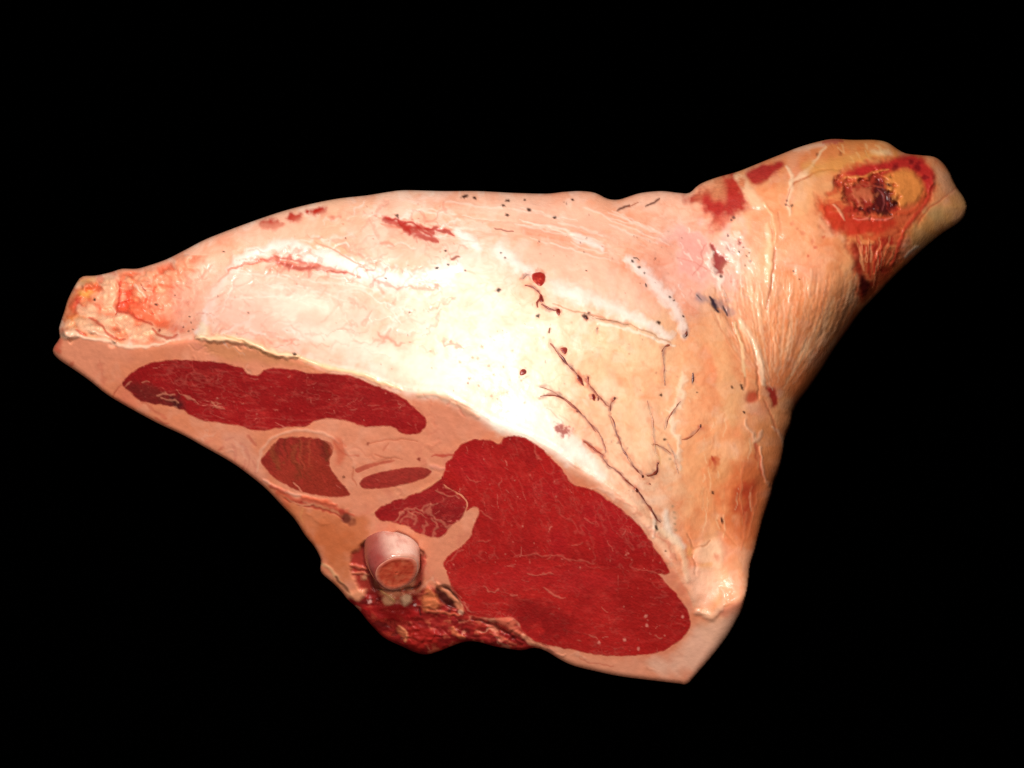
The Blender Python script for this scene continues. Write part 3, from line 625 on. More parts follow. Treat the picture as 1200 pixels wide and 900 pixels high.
B.stroke([(444,690),(460,692),(480,690),(492,684)], 5, (70,22,18), .85, dh=-6)
# torn red flesh along the bottom
RAG = [(410,700),(418,702),(428,693),(440,694),(455,700),(485,697),(500,688),(512,690),(530,702),(548,716),(575,726),(600,724),(612,738),(622,750),(640,757),(650,775),(560,790),(480,790),(430,750),(405,715)]
W = B.win(400, 680, 660, 780); xx, yy = B.X[W], B.Y[W]
P_ = spline(RAG, True, 4.0); dd = near(xx, yy, P_)[0] * np.where(inside(xx, yy, P_), 1, -1)
mk = sstep(-4, 4, dd + 3 * fbm(xx / 8, yy / 8, 71, 3))
cc = lin(160, 36, 34) * np.ones(xx.shape + (3,))
n1 = fbm(xx / 20, yy / 9, 72, 4); n2 = fbm(xx / 9, yy / 6, 73, 3)
for m_, c_ in ((sstep(.05, .5, n1), (206, 66, 50)), (sstep(.1, .5, -n1), (120, 22, 24)), (sstep(.22, .55, n2), (216, 104, 76)), (sstep(.2, .5, -n2), (96, 24, 22))):
    g = (m_ * .7)[..., None]; cc = cc * (1 - g) + lin(*c_) * g
g = mk[..., None]; B.C[W] = B.C[W] * (1 - g) + cc * g
B.H[W] += mk * sstep(0, 10, SD[W]) * (3.0 * fbm(xx / 18, yy / 10, 74, 4) + 1.0 * n2)
B.G[W] = B.G[W] * (1 - mk) + .5 * mk
for i in range(110):
    x0 = rnd.uniform(412, 645); y0 = rnd.uniform(690, 770)
    if not inside(np.array([x0]), np.array([y0]), P_)[0]: continue
    l = rnd.uniform(6, 30); an = rnd.gauss(.25, .5); dx, dy = l * math.cos(an), l * math.sin(an)
    B.stroke([(x0, y0), (x0 + dx * .5 + rnd.uniform(-3, 3), y0 + dy * .5 + rnd.uniform(-3, 3)), (x0 + dx, y0 + dy)], rnd.uniform(1.5, 5), rnd.choice([(224,126,98),(86,20,20),(196,64,52),(120,28,28),(236,160,130),(150,30,34)]), rnd.uniform(.3, .8), dh=rnd.uniform(-3, 3.5), soft=.9, wob=.8, warp=5, seed=i)
B.blob([(424,712),(450,708),(485,712),(490,722),(470,728),(440,724)], (182,32,32), .85, 7, .5, dh=4); B.blob([(470,740),(490,735),(510,740),(512,755),(490,762),(475,752)], (176,36,30), .8, 7, .5, dh=5)
B.blob([(512,690),(525,688),(538,702),(540,714),(528,712),(514,702)], (70,20,16), .95, 4, .5, dh=-10)
B.blob([(494,698),(502,692),(512,704),(512,712),(500,718),(494,712)], (220,124,78), .85, 6, .9, dh=5)
B.stroke([(512,684),(522,692),(534,705),(541,716)], 6, (240,150,112), .9, dh=4); B.stroke([(500,716),(520,718),(538,720)], 4, (222,112,80), .8, dh=3); B.spot(539.5, 717, 2.6, (244,190,160), .8, dh=1)  # the last spot is a painted highlight dot
B.blob([(448,700),(458,698),(462,706),(452,709)], (246,176,134), 1, 4, .6, dh=4); B.blob([(470,700),(480,697),(482,706),(474,710)], (255,204,166), 1, 4, .6, dh=4); B.stroke([(446,692),(456,698),(463,706)], 3, (240,180,120), .8, dh=3)
B.stroke([(470,692),(490,697),(500,694)], 4, (200,90,70), .8, dh=3); B.stroke([(490,712),(493,722)], 3, (60,14,14), .8, dh=-3)
B.blob([(464,735),(476,738),(478,748),(470,746)], (228,128,88), .85, 4, .7, dh=3); B.stroke([(468,733),(476,742),(474,752)], 3, (236,150,104), .7, dh=2)
B.stroke([(530,735),(536,745),(545,748)], 5, (232,124,84), .75, dh=3, wob=.6); B.stroke([(520,738),(528,746)], 3, (150,30,28), .7, dh=-2)
B.blob([(580,726),(598,723),(606,735),(612,745),(600,742),(590,734)], (228,116,90), .85, 5, .6, dh=4); B.stroke([(552,726),(572,730),(590,738),(605,748)], 4, (80,20,18), .75, dh=-3)
B.stroke([(575,742),(590,748),(605,755)], 4, (226,110,84), .7, dh=2.5); B.stroke([(612,744),(624,752),(640,760)], 6, (240,156,122), .9, dh=2)
B.spot(433, 705, 2, (255,200,190), .8); B.spot(544, 741, 2, (250,160,130), .7); B.spot(486, 709, 1.5, (250,220,220), .7)  # small highlights on the torn flesh, painted as pale dots
B.blob([(408,696),(420,692),(430,690),(420,704)], (240,160,120), .8, 5, .6, dh=3)
# bottom rim of fat under the big muscle
B.blob([(640,760),(690,770),(740,774),(790,762),(815,735),(870,715),(850,760),(806,801),(720,795),(660,776)], (240,164,132), .55, 8, .4)
B.stroke([(680,772),(700,778),(720,780)], 2, (196,90,66), .5); B.blob([(820,730),(850,725),(850,745),(825,755)], (232,164,112), .5, 12, .6)
B.stroke([(780,770),(800,780),(806,795)], 8, (236,144,110), .5, soft=.9)
B.blob([(815,735),(845,728),(868,718),(860,740),(830,775),(800,790),(760,780),(795,765)], (250,200,174), .7, 14, .5)  # brighter turn of the rounded edge put into the colour

for x0, y0, r, e, an in ((584,340,2.6,1.3,-.2),(741,306,1.8,1.1,.4),(749,313,1.8,1.3,.2),(772,378,2.2,1.2,.6),(686,372,3.4,1.5,.6),(690,367,1.9,1,0),(700,385,1.5,1,0),(620,246,2.4,1.4,.3),(615,234,1.5,1,0),
    (545,230,2.6,1.7,-.3),(556,232,2,1.3,.3),(512,314,1.9,1.2,0),(345,415,2.3,1.2,0),(587,296,1.4,1,0),(592,302,1.4,1,0),(594,252,2,1.3,.2),(590,241,1.8,1.5,.1),(595,235,2,1.4,0),(650,255,2,1.5,0),(671,234,1.8,1,0),
    (755,320,1.4,1,0),(757,334,1.4,1.6,1.2),(785,348,1.5,1,0),(790,352,1.3,1,0),(801,371,1.4,1.3,1),(687,317,1.2,1,0),(632,283,1.1,1,0),(630,370,2.6,1.1,0),(775,463,2,1,0),(779,515,2,1,0),(525,310,1.5,1,0),(545,317,1.4,1,0),
    (522,294,1.6,1,0),(466,252,1.6,1.3,1),(405,279,1,1,0),(262,295,1.4,1.3,0),(480,366,1.3,1.2,0),(452,326,1.1,1.8,.3),(222,371,1.3,1,0),(224,378,1.2,1,0),(215,383,1.2,1,0),(221,388,1.3,1,0),(226,386,1.0,1,0),(205,346,1.4,1,0),(183,357,1.6,1.6,.2),
    (869,453,1.8,2.2,1.3),(872,483,1.6,1.4,1),(858,454,1.6,1.6,1.3),(930,318,1.1,1,0),(937,327,1,1,0),(835,577,1.8,1.3,1.3),(817,460,1,1,0),(846,610,2,2,1.4),(769,618,2,2,1.3),(780,646,1.4,1,0)):
    B.spot(x0, y0, r * .78, (58, 22, 16), .95, el=e * 1.15, ang=an, soft=.5)
BRN = (150, 84, 62)
VESSELS = (
    ([(615,334),(624,337),(632,343),(635,350)], 1.1, (130,46,38)), ([(634,350),(630,354),(631,360)], .9, (150,70,60)), ([(635,356),(640,360),(646,363),(653,364)], 1.2, (130,50,40)),
    ([(613,327),(617,322),(623,321)], 1.2, (96,50,40)), ([(644,384),(643,390)], 1.1, (120,70,52)),
    ([(645,402),(653,412),(662,424),(671,433),(677,440),(682,448)], 1.2, (104,34,26)), ([(686,443),(694,456),(705,468),(714,477)], .9, (150,80,60)),
    ([(721,466),(716,474),(715,482)], 1.3, (104,36,28)), ([(714,485),(719,495),(725,515),(735,535),(745,550),(753,557)], 1.0, (112,42,32)),
    ([(633,465),(645,463),(657,465),(668,473),(677,481),(688,493),(698,506)], 1.1, (120,50,38)), ([(632,453),(645,457),(655,463)], .8, BRN), ([(690,496),(700,505),(706,518),(710,530)], .8, (160,96,74)),
    ([(684,517),(695,526),(707,534)], 1.2, (150,60,44)), ([(705,534),(712,545),(724,553),(735,564),(745,573)], 1.0, (126,52,38)), ([(745,572),(752,582),(760,594),(768,606),(774,612)], 1.2, (104,44,34)),
    ([(770,543),(770,552),(766,557),(758,557)], 1.3, (110,40,30)), ([(758,470),(764,490),(766,515),(769,535)], .7, (200,150,112)),
    ([(797,470),(790,480),(783,490),(780,502)], .8, (150,96,76)), ([(785,404),(779,406),(776,412)], 1.3, (140,70,54)), ([(777,412),(778,425),(778,440),(779,452)], .7, (150,100,80)),
    ([(821,500),(815,507),(808,512),(799,515)], 1.0, (180,106,74)), ([(812,437),(812,449)], 1.1, (92,44,36)), ([(765,520),(776,524),(786,532)], .7, BRN),
    ([(690,368),(702,374),(720,377),(736,381)], .8, (180,136,104)), ([(783,520),(790,535),(795,555)], .6, (190,140,110)), ([(700,385),(700,392)], .7, (140,110,90)), ([(805,388),(803,395)], 1.4, (80,36,30)))
CLOTS = (
    ([(623,326),(624,321),(631,318),(638,320),(640,327),(637,334),(633,336),(628,333)], 2.2, (160,36,28), (190,64,48)), ([(633,344),(637,348),(638,354),(634,355),(631,352)], 1.2, (116,26,20), (150,50,40)), ([(651,362),(656,361),(657,366),(655,371),(652,367)], 1.2, (140,36,22), (110,26,20)),
    ([(656,408),(660,406),(665,407),(665,412),(662,416),(658,413)], 1.6, (170,52,40), (140,40,32)), ([(676,438),(681,441),(684,448),(685,453),(681,452),(677,446)], 1.4, (128,30,24), (96,22,20)), ([(687,440),(691,441),(691,448),(689,452),(687,447)], 1.2, (136,40,32), (110,30,26)),
    ([(692,461),(696,461),(698,466),(697,470),(693,467)], 1.4, (120,28,22), (96,22,20)), (ell(701, 467, 1.8, 3, .2), 1, (120,40,30), (100,30,24)), ([(609,434),(612,432),(617,433),(617,438),(614,440),(609,440)], 1.5, (150,40,30), (104,26,20)), (ell(676, 482, 3, 2.2, 0), 1, (130,50,44), (110,40,34)),
    (ell(753, 558, 2.2, 2.8, 0), 1, (96,34,28), (80,28,24)), (ell(761, 567, 3, 2, .3), 1, (96,34,28), (80,28,24)), (ell(821, 499, 1.8, 2.8, .3), 1, (60,28,24), (84,36,28)), (ell(746, 574, 2, 3.4, -.4), 1, (90,36,28), (80,30,24)), (ell(771, 543, 2, 2, 0), 1, (96,34,28), (80,28,24)), (ell(720, 467, 1.8, 3, .5), 1, (90,34,28), (80,30,24)),
    (ell(687, 372, 3.8, 2.4, .65), 1, (70,18,18), (50,14,14)))
for n_, (pts, r0, c_) in enumerate(VESSELS):
    B.stroke(pts, 7 * r0, (214, 128, 98), .38, soft=.98, wob=.9, warp=4, seed=n_)
    B.stroke(pts, 3.2 * r0, tuple(int(q * .6 + 70) for q in c_), .6, soft=.9, wob=1.0, warp=2.5, seed=n_ + 50)
for n_, (pl, l, c1, c2) in enumerate(CLOTS):
    B.blob(pl, (206, 104, 78), .6, 5, 1.2, scale=4, seed=n_)

# roll the outline edge once more so that details die out there
edge = sstep(0, 6, SD)
HS = H0 - RR * (1 - s_)
B.H = np.where(SD < 6, HS * (1 - edge) + B.H * edge, B.H)

# ------------------------------------------------------------------ closed mesh of the body, split into its parts
def new_object(name, verts, faces, mat, parent=None, cols=None, gloss=None, normals=None, smooth=True):
    me = bpy.data.meshes.new(name)
    f = np.asarray(faces, np.int32)
    me.vertices.add(len(verts)); me.vertices.foreach_set('co', np.asarray(verts, np.float32).ravel())
    n = f.shape[1]
    me.loops.add(f.size); me.loops.foreach_set('vertex_index', f.ravel())
    me.polygons.add(len(f)); me.polygons.foreach_set('loop_start', np.arange(0, f.size, n, dtype=np.int32))
    me.polygons.foreach_set('use_smooth', np.full(len(f), smooth))
    me.update(calc_edges=True)
    if cols is not None:
        a = me.attributes.new('albedo', 'FLOAT_COLOR', 'POINT')
        c4 = np.ones((len(verts), 4), np.float32); c4[:, :3] = cols
        a.data.foreach_set('color', c4.ravel())
    if gloss is not None:
        a = me.attributes.new('wetness', 'FLOAT', 'POINT')
        a.data.foreach_set('value', np.asarray(gloss, np.float32).ravel())
    if normals is not None:
        me.normals_split_custom_set_from_vertices(np.asarray(normals, np.float32))
    me.materials.append(mat)
    o = bpy.data.objects.new(name, me); COL.objects.link(o)
    if parent is not None:
        o.parent = parent
        o.matrix_parent_inverse = parent.matrix_world.inverted()
    return o

root = bpy.data.objects.new('meat_joint', None); COL.objects.link(root)
root.empty_display_size = 0.1
root['label'] = 'raw leg of meat with pale fat cover, red cut face, bone stub and tapering shank'
root['category'] = 'meat joint'

def cells_of(sheet, poly):
    cx = sheet.X[:-1, :-1] + sheet.step / 2; cy = sheet.Y[:-1, :-1] + sheet.step / 2
    return inside(cx, cy, poly), cx, cy

cin, CXc, CYc = cells_of(B, OUTL)
nx = B.nx
jj, ii = np.nonzero(cin)
v00 = jj * nx + ii
quad = np.stack([v00, v00 + nx, v00 + nx + 1, v00 + 1], 1)          # faces the viewer
cnt = np.zeros(B.X.size, np.int32); np.add.at(cnt, quad.ravel(), 1)
bd = ((cnt > 0) & (cnt < 4)).reshape(B.X.shape)
PX = np.where(bd, QX, X); PY = np.where(bd, QY, Y)
SDb = np.where(bd, 0, np.maximum(SD, 0))
HE = HBASE - RR
front_h = np.where(bd, HE, B.H)
PF = world(PX, PY, front_h)
used = cnt > 0
ztab = PF.reshape(-1, 3)[used][:, 2].min() - 0.004
sb = np.sqrt(np.clip(1 - (1 - np.clip(SDb / 110.0, 0, 1)) ** 2, 0, 1))
back_h = np.minimum(HE - 190.0 * sb, front_h - 1.0 * (SDb > 0))
# rest the underside on the table top
dirs = world(PX, PY, np.zeros_like(PX)) - CAM
dz = dirs[..., 2]
depth_tab = (ztab - CAM[2]) / dz * DIST                             # depth at which the ray meets the table
back_h = np.maximum(back_h, (DIST - depth_tab) / K)
back_h = np.where(bd, HE, back_h)
PB = world(PX, PY, back_h)
nv = B.X.size
ALLV = np.vstack([PF.reshape(-1, 3), PB.reshape(-1, 3)])
bflat = bd.ravel()
bmap = np.arange(nv) + np.where(bflat, 0, nv)
quad_b = bmap[quad][:, ::-1]
def face_normals(V, Q):
    a = V[Q[:, 2]] - V[Q[:, 0]]; b = V[Q[:, 3]] - V[Q[:, 1]]
    return np.cross(a, b)
NV = np.zeros_like(ALLV)
for Q in (quad, quad_b):
    fn = face_normals(ALLV, Q)
    for c in range(4): np.add.at(NV, Q[:, c], fn)
NV /= np.linalg.norm(NV, axis=1)[:, None] + 1e-20
ALLC = np.vstack([B.C.reshape(-1, 3), np.broadcast_to(lin(236, 190, 150), (nv, 3))])
ALLG = np.append(B.G.ravel(), np.full(nv, .45))

cx, cy = CXc[cin], CYc[cin]
def reg(poly, wob=2.5, s=0):
    return inside(cx + wob * vnoise(cx / 7, cy / 7, 3 + s), cy + wob * vnoise(cx / 7, cy / 7, 9 + s), spline(poly, True, 5.0))
R_face = inside(cx, cy, FACE)
R_rag = reg(RAG) & R_face
R_org = reg([(318,578),(350,586),(400,604),(428,622),(420,640),(410,655),(408,700),(395,700),(360,660),(310,590)]) & R_face
R_shank = ~R_face & inside(cx, cy, spline([(918,176),(922,200),(926,225),(906,262),(906,300),(900,350),(905,400),(918,445),(934,478),(1200,420),(1200,100),(920,100)], True, 6.0))
R_joint = reg(JP, 2.0) & ~R_face
R_ex1 = reg([(807,232),(820,216),(845,207),(868,203),(872,222),(881,238),(864,249),(850,258),(843,266),(834,262),(829,250),(822,241)]) & ~R_face
R_ex2 = reg([(873,203),(890,192),(905,188),(917,192),(912,202),(903,207),(893,213),(883,217),(877,211)]) & ~R_face
R_end = ~R_face & inside(cx, cy, spline([(40,300),(180,300),(185,330),(215,345),(212,375),(205,400),(150,420),(40,420)], True, 6.0))
label = np.zeros(len(cx), int)
for i, r in enumerate((R_face, R_rag, R_org, R_shank, R_joint, R_ex1, R_ex2, R_end), 1): label[r] = i
def emit(name, Q, mat, lab=None):
    u, inv = np.unique(Q, return_inverse=True)
    o = new_object(name, ALLV[u], inv.reshape(Q.shape), mat, root, ALLC[u], ALLG[u], NV[u])
    if lab: o['label'] = lab
    return o
emit('fat_cover', np.vstack([quad[label == 0], quad_b]), M_FAT)
face_o = emit('cut_face', quad[label == 1], M_CUT)
emit('torn_flesh', quad[label == 2], M_RAW)
emit('gristle', quad[label == 3], M_CUT)
emit('shank', quad[label == 4], M_SKIN)
emit('hock_joint', quad[label == 5], M_RAW)
emit('bare_muscle', quad[label == 6], M_MEAT, 'larger bare red patch where the shank begins')
emit('bare_muscle', quad[label == 7], M_MEAT, 'smaller bare red patch higher on the shank')
emit('fat_trimming', quad[label == 8], M_FAT)

# ------------------------------------------------------------------ raised patches: muscles of the section, clots
def patch(name, poly, mat, parent, lift=0.8, roll=2.0, sink=0.5, step=1.0, rag=0.8, paint=None, dome=0.0, seed=0, base=None, feather=0.0, flat=False, under=None):
    P = spline(poly, True, 2.2)
    nrm = np.roll(P, -1, 0) - np.roll(P, 1, 0); nrm = np.stack([nrm[:, 1], -nrm[:, 0]], 1) / (np.linalg.norm(nrm, axis=1)[:, None] + 1e-9)
    P = P + nrm * (rag * fbm(P[:, 0] / 6.0, P[:, 1] / 6.0, 300 + seed, 3))[:, None]
    S = Sheet(P[:, 0].min() - 3, P[:, 1].min() - 3, P[:, 0].max() + 3, P[:, 1].max() + 3, step)
    cin, _, _ = cells_of(S, P)
    d, qx, qy, _ = near(S.X, S.Y, P)
    ins = inside(S.X, S.Y, P); d = np.where(ins, d, 0)
    S.d = d
    b0 = B.sample(B.H if base is None else base, S.X, S.Y)
    pr = np.sqrt(np.clip(1 - (1 - np.clip(d / roll, 0, 1)) ** 2, 0, 1))
    if dome: pr = pr + dome * np.sqrt(np.clip(1 - (1 - np.clip(d / (d.max() + 1e-6), 0, 1)) ** 2, 0, 1))
    if paint: paint(S)
    if feather:
        dj = d + .5 * feather * fbm(S.X / 6, S.Y / 6, 320 + seed, 3)
        g = (1 - sstep(.15 * feather, feather, dj))[..., None] * .85
        uc = B.sample(B.C, S.X, S.Y)
        for up_, ucol in (under or ()): uc = np.where(inside(S.X + 3 * vnoise(S.X / 9, S.Y / 9, 4), S.Y, np.array(up_, float))[..., None], lin(*ucol), uc)
        S.C = S.C * (1 - g) + uc * g
    nrm3 = None
    if flat:
        FLT = world(S.X, S.Y, blur(b0, 2) + S.H)
        nrm3 = np.cross(np.gradient(FLT, axis=1), -np.gradient(FLT, axis=0))
        nrm3 /= np.linalg.norm(nrm3, axis=2)[..., None]
        nrm3 = nrm3.reshape(-1, 3)
    S.H = b0 - sink + (lift + sink) * pr + S.H * np.clip(d / 4.0, 0, 1)
    jj, ii = np.nonzero(cin); v = jj * S.nx + ii
    Q = np.stack([v, v + S.nx, v + S.nx + 1, v + 1], 1)
    cnt = np.zeros(S.X.size, np.int32); np.add.at(cnt, Q.ravel(), 1)
    bdv = ((cnt > 0) & (cnt < 4)).reshape(S.X.shape)
    px = np.where(bdv, qx, S.X); py = np.where(bdv, qy, S.Y)
    hh = np.where(bdv, B.sample(B.H if base is None else base, px, py) - sink, S.H)
    V = world(px, py, hh).reshape(-1, 3)
    u, inv = np.unique(Q, return_inverse=True)
    return new_object(name, V[u], inv.reshape(Q.shape), mat, parent, S.C.reshape(-1, 3)[u], S.G.ravel()[u], None if nrm3 is None else nrm3[u])

def muscle_paint(base, dark, light, ang, flecks, seed, fleck_col=(222,120,104), extra=None, rough=.5, edge_amt=.5):
    def f(S):
        r = random.Random(seed)
        c, q = math.cos(ang), math.sin(ang)
        u = S.X * c + S.Y * q; v = -S.X * q + S.Y * c
        S.C[:] = lin(*base)
        n = fbm(S.X / 60, S.Y / 60, seed, 3); g = sstep(0, .6, n)[..., None] * .6; S.C[:] = S.C * (1 - g) + lin(*light) * g
        g = sstep(0, .6, -n)[..., None] * .6; S.C[:] = S.C * (1 - g) + lin(*dark) * g
        fib = fbm(u / 34, v / 3.2, seed + 3, 3); g = sstep(.1, .6, fib)[..., None] * .10; S.C[:] = S.C * (1 - g) + lin(*light) * g
        g = sstep(.1, .6, -fib)[..., None] * .10; S.C[:] = S.C * (1 - g) + lin(*dark) * g
        S.H[:] += .14 * fib + .22 * fbm(S.X / 22, S.Y / 22, seed + 5, 3) + .12 * fbm(S.X / 4, S.Y / 4, seed + 6, 2)
        S.G[:] = rough
        n = fbm(S.X / 90, S.Y / 70, seed + 30, 3); g = sstep(-.05, .5, n)[..., None] * .55; S.C[:] = S.C * (1 - g) + S.C * np.array([.72, .62, .62]) * g
        n = fbm(u / 14, v / 6, seed + 33, 4); g = sstep(.15, .6, n)[..., None] * .30; S.C[:] = S.C * (1 - g) + lin(206, 62, 56) * g
        x0, y0 = S.X.min(), S.Y.min(); x1, y1 = S.X.max(), S.Y.max()
        if flecks > 20:
            for su, sv, kk, aa, sd in ((42, 20, 16, .22, 40), (22, 9, 11, .18, 43), (11, 5, 7, .16, 46)):
                t_ = np.clip(1 - np.abs(fbm(u / su + .3 * vnoise(u / 9, v / 9, 2), v / sv, seed + sd, 3)) * kk, 0, 1) * sstep(.0, .45, fbm(u / (su * 2), v / (sv * 3), seed + sd + 1, 2))
                S.C[:] = S.C * (1 - (t_ * aa)[..., None]) + lin(*fleck_col) * (t_ * aa)[..., None]; S.H[:] += .15 * t_
        for i in range(flecks):
            x, y = r.uniform(x0, x1), r.uniform(y0, y1)
            if vnoise(np.array([x / 28]), np.array([y / 28]), seed + 60)[0] < r.uniform(-.5, .6): continue
            a = ang + r.gauss(0, .5) + (1.2 if r.random() < .15 else 0); l = r.uniform(2, 7) if r.random() < .7 else r.uniform(7, 17)
            dx, dy = l * math.cos(a), l * math.sin(a)
            S.stroke([(x, y), (x + dx * .5 + r.uniform(-1, 1), y + dy * .5 + r.uniform(-1.2, 1.2)), (x + dx, y + dy)], r.uniform(.7, 1.4), fleck_col, r.random() ** 1.6 * .7 + .1, dh=.3, soft=.9, wob=.5, warp=2.0, seed=i)
        for i in range(flecks // 3):
            S.spot(r.uniform(x0, x1), r.uniform(y0, y1), r.uniform(.5, 1.1), (232,140,122), r.random() ** 2 * .8, dh=.4, gloss=.25)
        if extra: extra(S, r)
        # a thin paler skin along the border
        g = ((1 - sstep(.2, 2.6, S.d + .9 * fbm(S.X / 5, S.Y / 5, seed + 8, 2))) * edge_amt)[..., None]; S.C[:] = S.C * (1 - g) + lin(212, 100, 78) * g
    return f

def ex_a(S, r):
    S.blob([(150,455),(170,452),(200,462),(212,478),(190,478),(165,470)], (104,34,30), .75, 12, .6)
    S.blob([(195,462),(210,466),(214,476),(205,478)], (74,28,30), .8, 8, .7)
    for p in ([(184,463),(194,462),(204,464)], [(206,458),(220,466),(234,474)], [(188,467),(200,470),(210,474)], [(246,470),(254,476),(262,482)], [(250,478),(258,474)], [(168,450),(176,448)], [(146,454),(154,448)], [(200,476),(208,478)]):
        S.stroke(p, 2.2, (222,140,112), .6, dh=.6, wob=.9, warp=4, soft=.95)
MA = [(141,450),(152,437),(170,426),(190,421),(215,421),(245,422),(270,426),(285,430),(291,436),(302,439),(308,433),(322,430),(337,431),(365,436),(392,437),(415,440),(435,449),(455,456),(475,467),(492,482),(501,492),(497,504),(485,510),(472,509),(460,502),(450,500),(435,502),(420,499),(405,494),(387,492),(372,493),(360,500),(335,502),(305,506),(292,504),(278,500),(260,497),(240,494),(225,489),(215,482),(205,479),(190,476),(175,474),(162,470),(152,461)]
MB = [(305,540),(310,532),(322,517),(335,511),(362,511),(382,515),(390,520),(392,527),(387,540),(389,550),(397,560),(410,575),(410,581),(392,584),(372,582),(352,577),(335,570),(320,560),(311,550)]
MC = [(420,566),(430,557),(450,551),(475,547),(497,547),(507,551),(505,557),(492,564),(470,570),(450,573),(427,574)]
MC2 = [(415,549),(430,543),(455,538),(465,539),(460,543),(445,546),(430,551),(419,555)]
MF = [(437,602),(442,596),(455,588),(480,580),(500,571),(517,562),(523,570),(540,580),(548,590),(546,600),(541,609),(534,613),(528,618),(520,629),(507,631),(490,626),(475,617),(460,613),(444,610)]
MD = [(517,562),(520,550),(522,541),(528,536),(532,529),(540,520),(552,515),(567,514),(578,516),(585,519),(592,511),(610,510),(627,519),(642,532),(660,550),(670,565),(685,570),(700,575),(720,590),(735,602),(750,614),(762,632),(775,650),(786,668),(784,673),(772,674),(740,670),(700,664),(650,658),(600,655),(560,660),(535,668),(522,668),(519,658),(532,645),(548,632),(553,617),(560,599),(554,596),(546,600),(548,590),(540,580),(523,570)]
ME = [(523,666),(535,662),(560,653),(600,648),(650,651),(700,657),(740,663),(768,669),(781,682),(795,697),(805,712),(811,730),(806,742),(790,757),(770,766),(740,770),(715,770),(690,767),(665,762),(640,757),(622,750),(611,740),(601,726),(572,725),(550,722),(541,710),(535,700),(528,690)]
def ex_b(S, r):
    for i in range(16):
        x = 322 + i * 4.6 + r.uniform(-6, 6); y = r.uniform(506, 520); l = r.uniform(20, 50); S.stroke([(x, y), (x + r.uniform(-2, 5), y + l * .5), (x + r.uniform(0, 10), y + l)], r.uniform(3, 9), r.choice([(124,58,34),(150,78,46),(190,84,58),(110,36,28)]), r.uniform(.3, .65), wob=.8, warp=4, soft=.98)
    S.stroke([(344,566),(350,572),(353,576)], 2.5, (240,150,120), .8); S.stroke([(380,514),(390,526)], 3, (222,120,94), .7)
def ex_f(S, r):
    for p in ([(462,610),(472,600),(484,596),(496,598)], [(470,612),(480,604),(492,602),(502,608)], [(492,598),(502,592),(514,590)], [(500,590),(508,604),(520,612),(532,614)], [(480,618),(486,608),(482,600)], [(496,626),(500,614)], [(508,630),(512,618),(508,610)], [(510,578),(524,580),(534,584)], [(474,602),(466,606)]):
        S.stroke(p, 3.2, (222,130,106), .5, dh=.6, wob=.9, warp=6, soft=.97)
def ex_d(S, r):
    for p in ([(537,595),(548,602),(556,598)], [(560,632),(568,636),(576,634)], [(525,664),(534,650),(545,644)], [(600,655),(640,650),(700,662)], [(640,655),(650,651)], [(670,638),(678,640),(682,636)], [(714,634),(718,645)], [(745,666),(755,669),(770,674)], [(566,598),(576,606)], [(520,548),(526,552)], [(628,520),(626,530),(634,540)], [(548,556),(556,566),(564,564)], [(687,606),(697,614)]):
        S.stroke(p, 2.2, (222,116,98), .4, dh=.5, wob=.8, warp=4, soft=.95)
def ex_e(S, r):
    S.blob([(600,700),(640,708),(680,725),(660,740),(620,735),(602,722)], (136,22,24), .65, 26, .8)
    S.blob([(540,680),(620,662),(720,676),(700,690),(600,690)], (196,40,42), .5, 14, .6)
    for p in ([(524,672),(526,686),(540,700)], [(570,688),(578,692),(586,692)], [(596,698),(606,698)], [(640,690),(650,698),(662,700)], [(530,694),(540,706),(552,718)], [(690,744),(700,748)], [(765,744),(774,746)], [(620,672),(650,672)], [(705,710),(712,716)], [(675,748),(680,750)]):
        S.stroke(p, 2.4, (228,126,106), .55, dh=.6, wob=.9, warp=4, soft=.95)
    for x, y in ((758,733),(800,723),(757,722),(748,760),(702,753),(732,750)): S.spot(x, y, 1.7, (240,150,134), .8, dh=.6)
BR, DR_, LR = (184, 34, 32), (150, 26, 28), (198, 42, 38)
MFX = [(437,602),(455,586),(480,577),(517,558),(530,566),(552,584),(552,592),(544,596),(528,618),(460,613)]
MDX = [(510,558),(520,566),(540,582),(548,594),(600,600),(600,530),(530,530)]
patch('muscle', MA, M_MEAT, root, feather=2.2, flat=True, paint=muscle_paint((164,30,32), (132,26,28), (176,30,32), .12, 220, 1, extra=ex_a), seed=1, rag=1.2)['label'] = 'long red muscle at upper left of the cut face'
patch('muscle', MB, M_MEAT, root, feather=2.2, flat=True, paint=muscle_paint((168,54,42), (150,46,38), (180,64,46), 1.2, 14, 2, extra=ex_b), seed=2, rag=1.2)['label'] = 'round brownish red muscle below the long one'
patch('muscle', MC, M_MEAT, root, feather=2.2, flat=True, paint=muscle_paint((168,54,46), (150,42,40), (186,76,62), -.15, 6, 3), seed=3, lift=.5)['label'] = 'small spindle shaped muscle in the fat'
patch('muscle', MC2, M_CUT, root, feather=2.2, flat=True, paint=muscle_paint((206,104,80), (190,84,66), (218,124,96), -.3, 3, 4), seed=4, lift=.4, rag=.4)['label'] = 'thin pale sliver of muscle above the spindle'
patch('muscle', MF, M_MEAT, root, feather=2.2, flat=True, paint=muscle_paint((166,34,36), (138,30,32), (178,38,38), -.3, 26, 5, extra=ex_f, edge_amt=.15), seed=5, rag=1.6, under=((MDX, (180,34,34)),))['label'] = 'marbled muscle above the bone'
patch('muscle', MD, M_MEAT, root, feather=2.2, flat=True, paint=muscle_paint(BR, DR_, (182,30,36), 1.15, 340, 6, extra=ex_d, edge_amt=.15), seed=6, rag=1.3, lift=1.0, under=((ME, (186,34,34)), (MFX, (164,34,36))))['label'] = 'largest deep red muscle of the cut face'
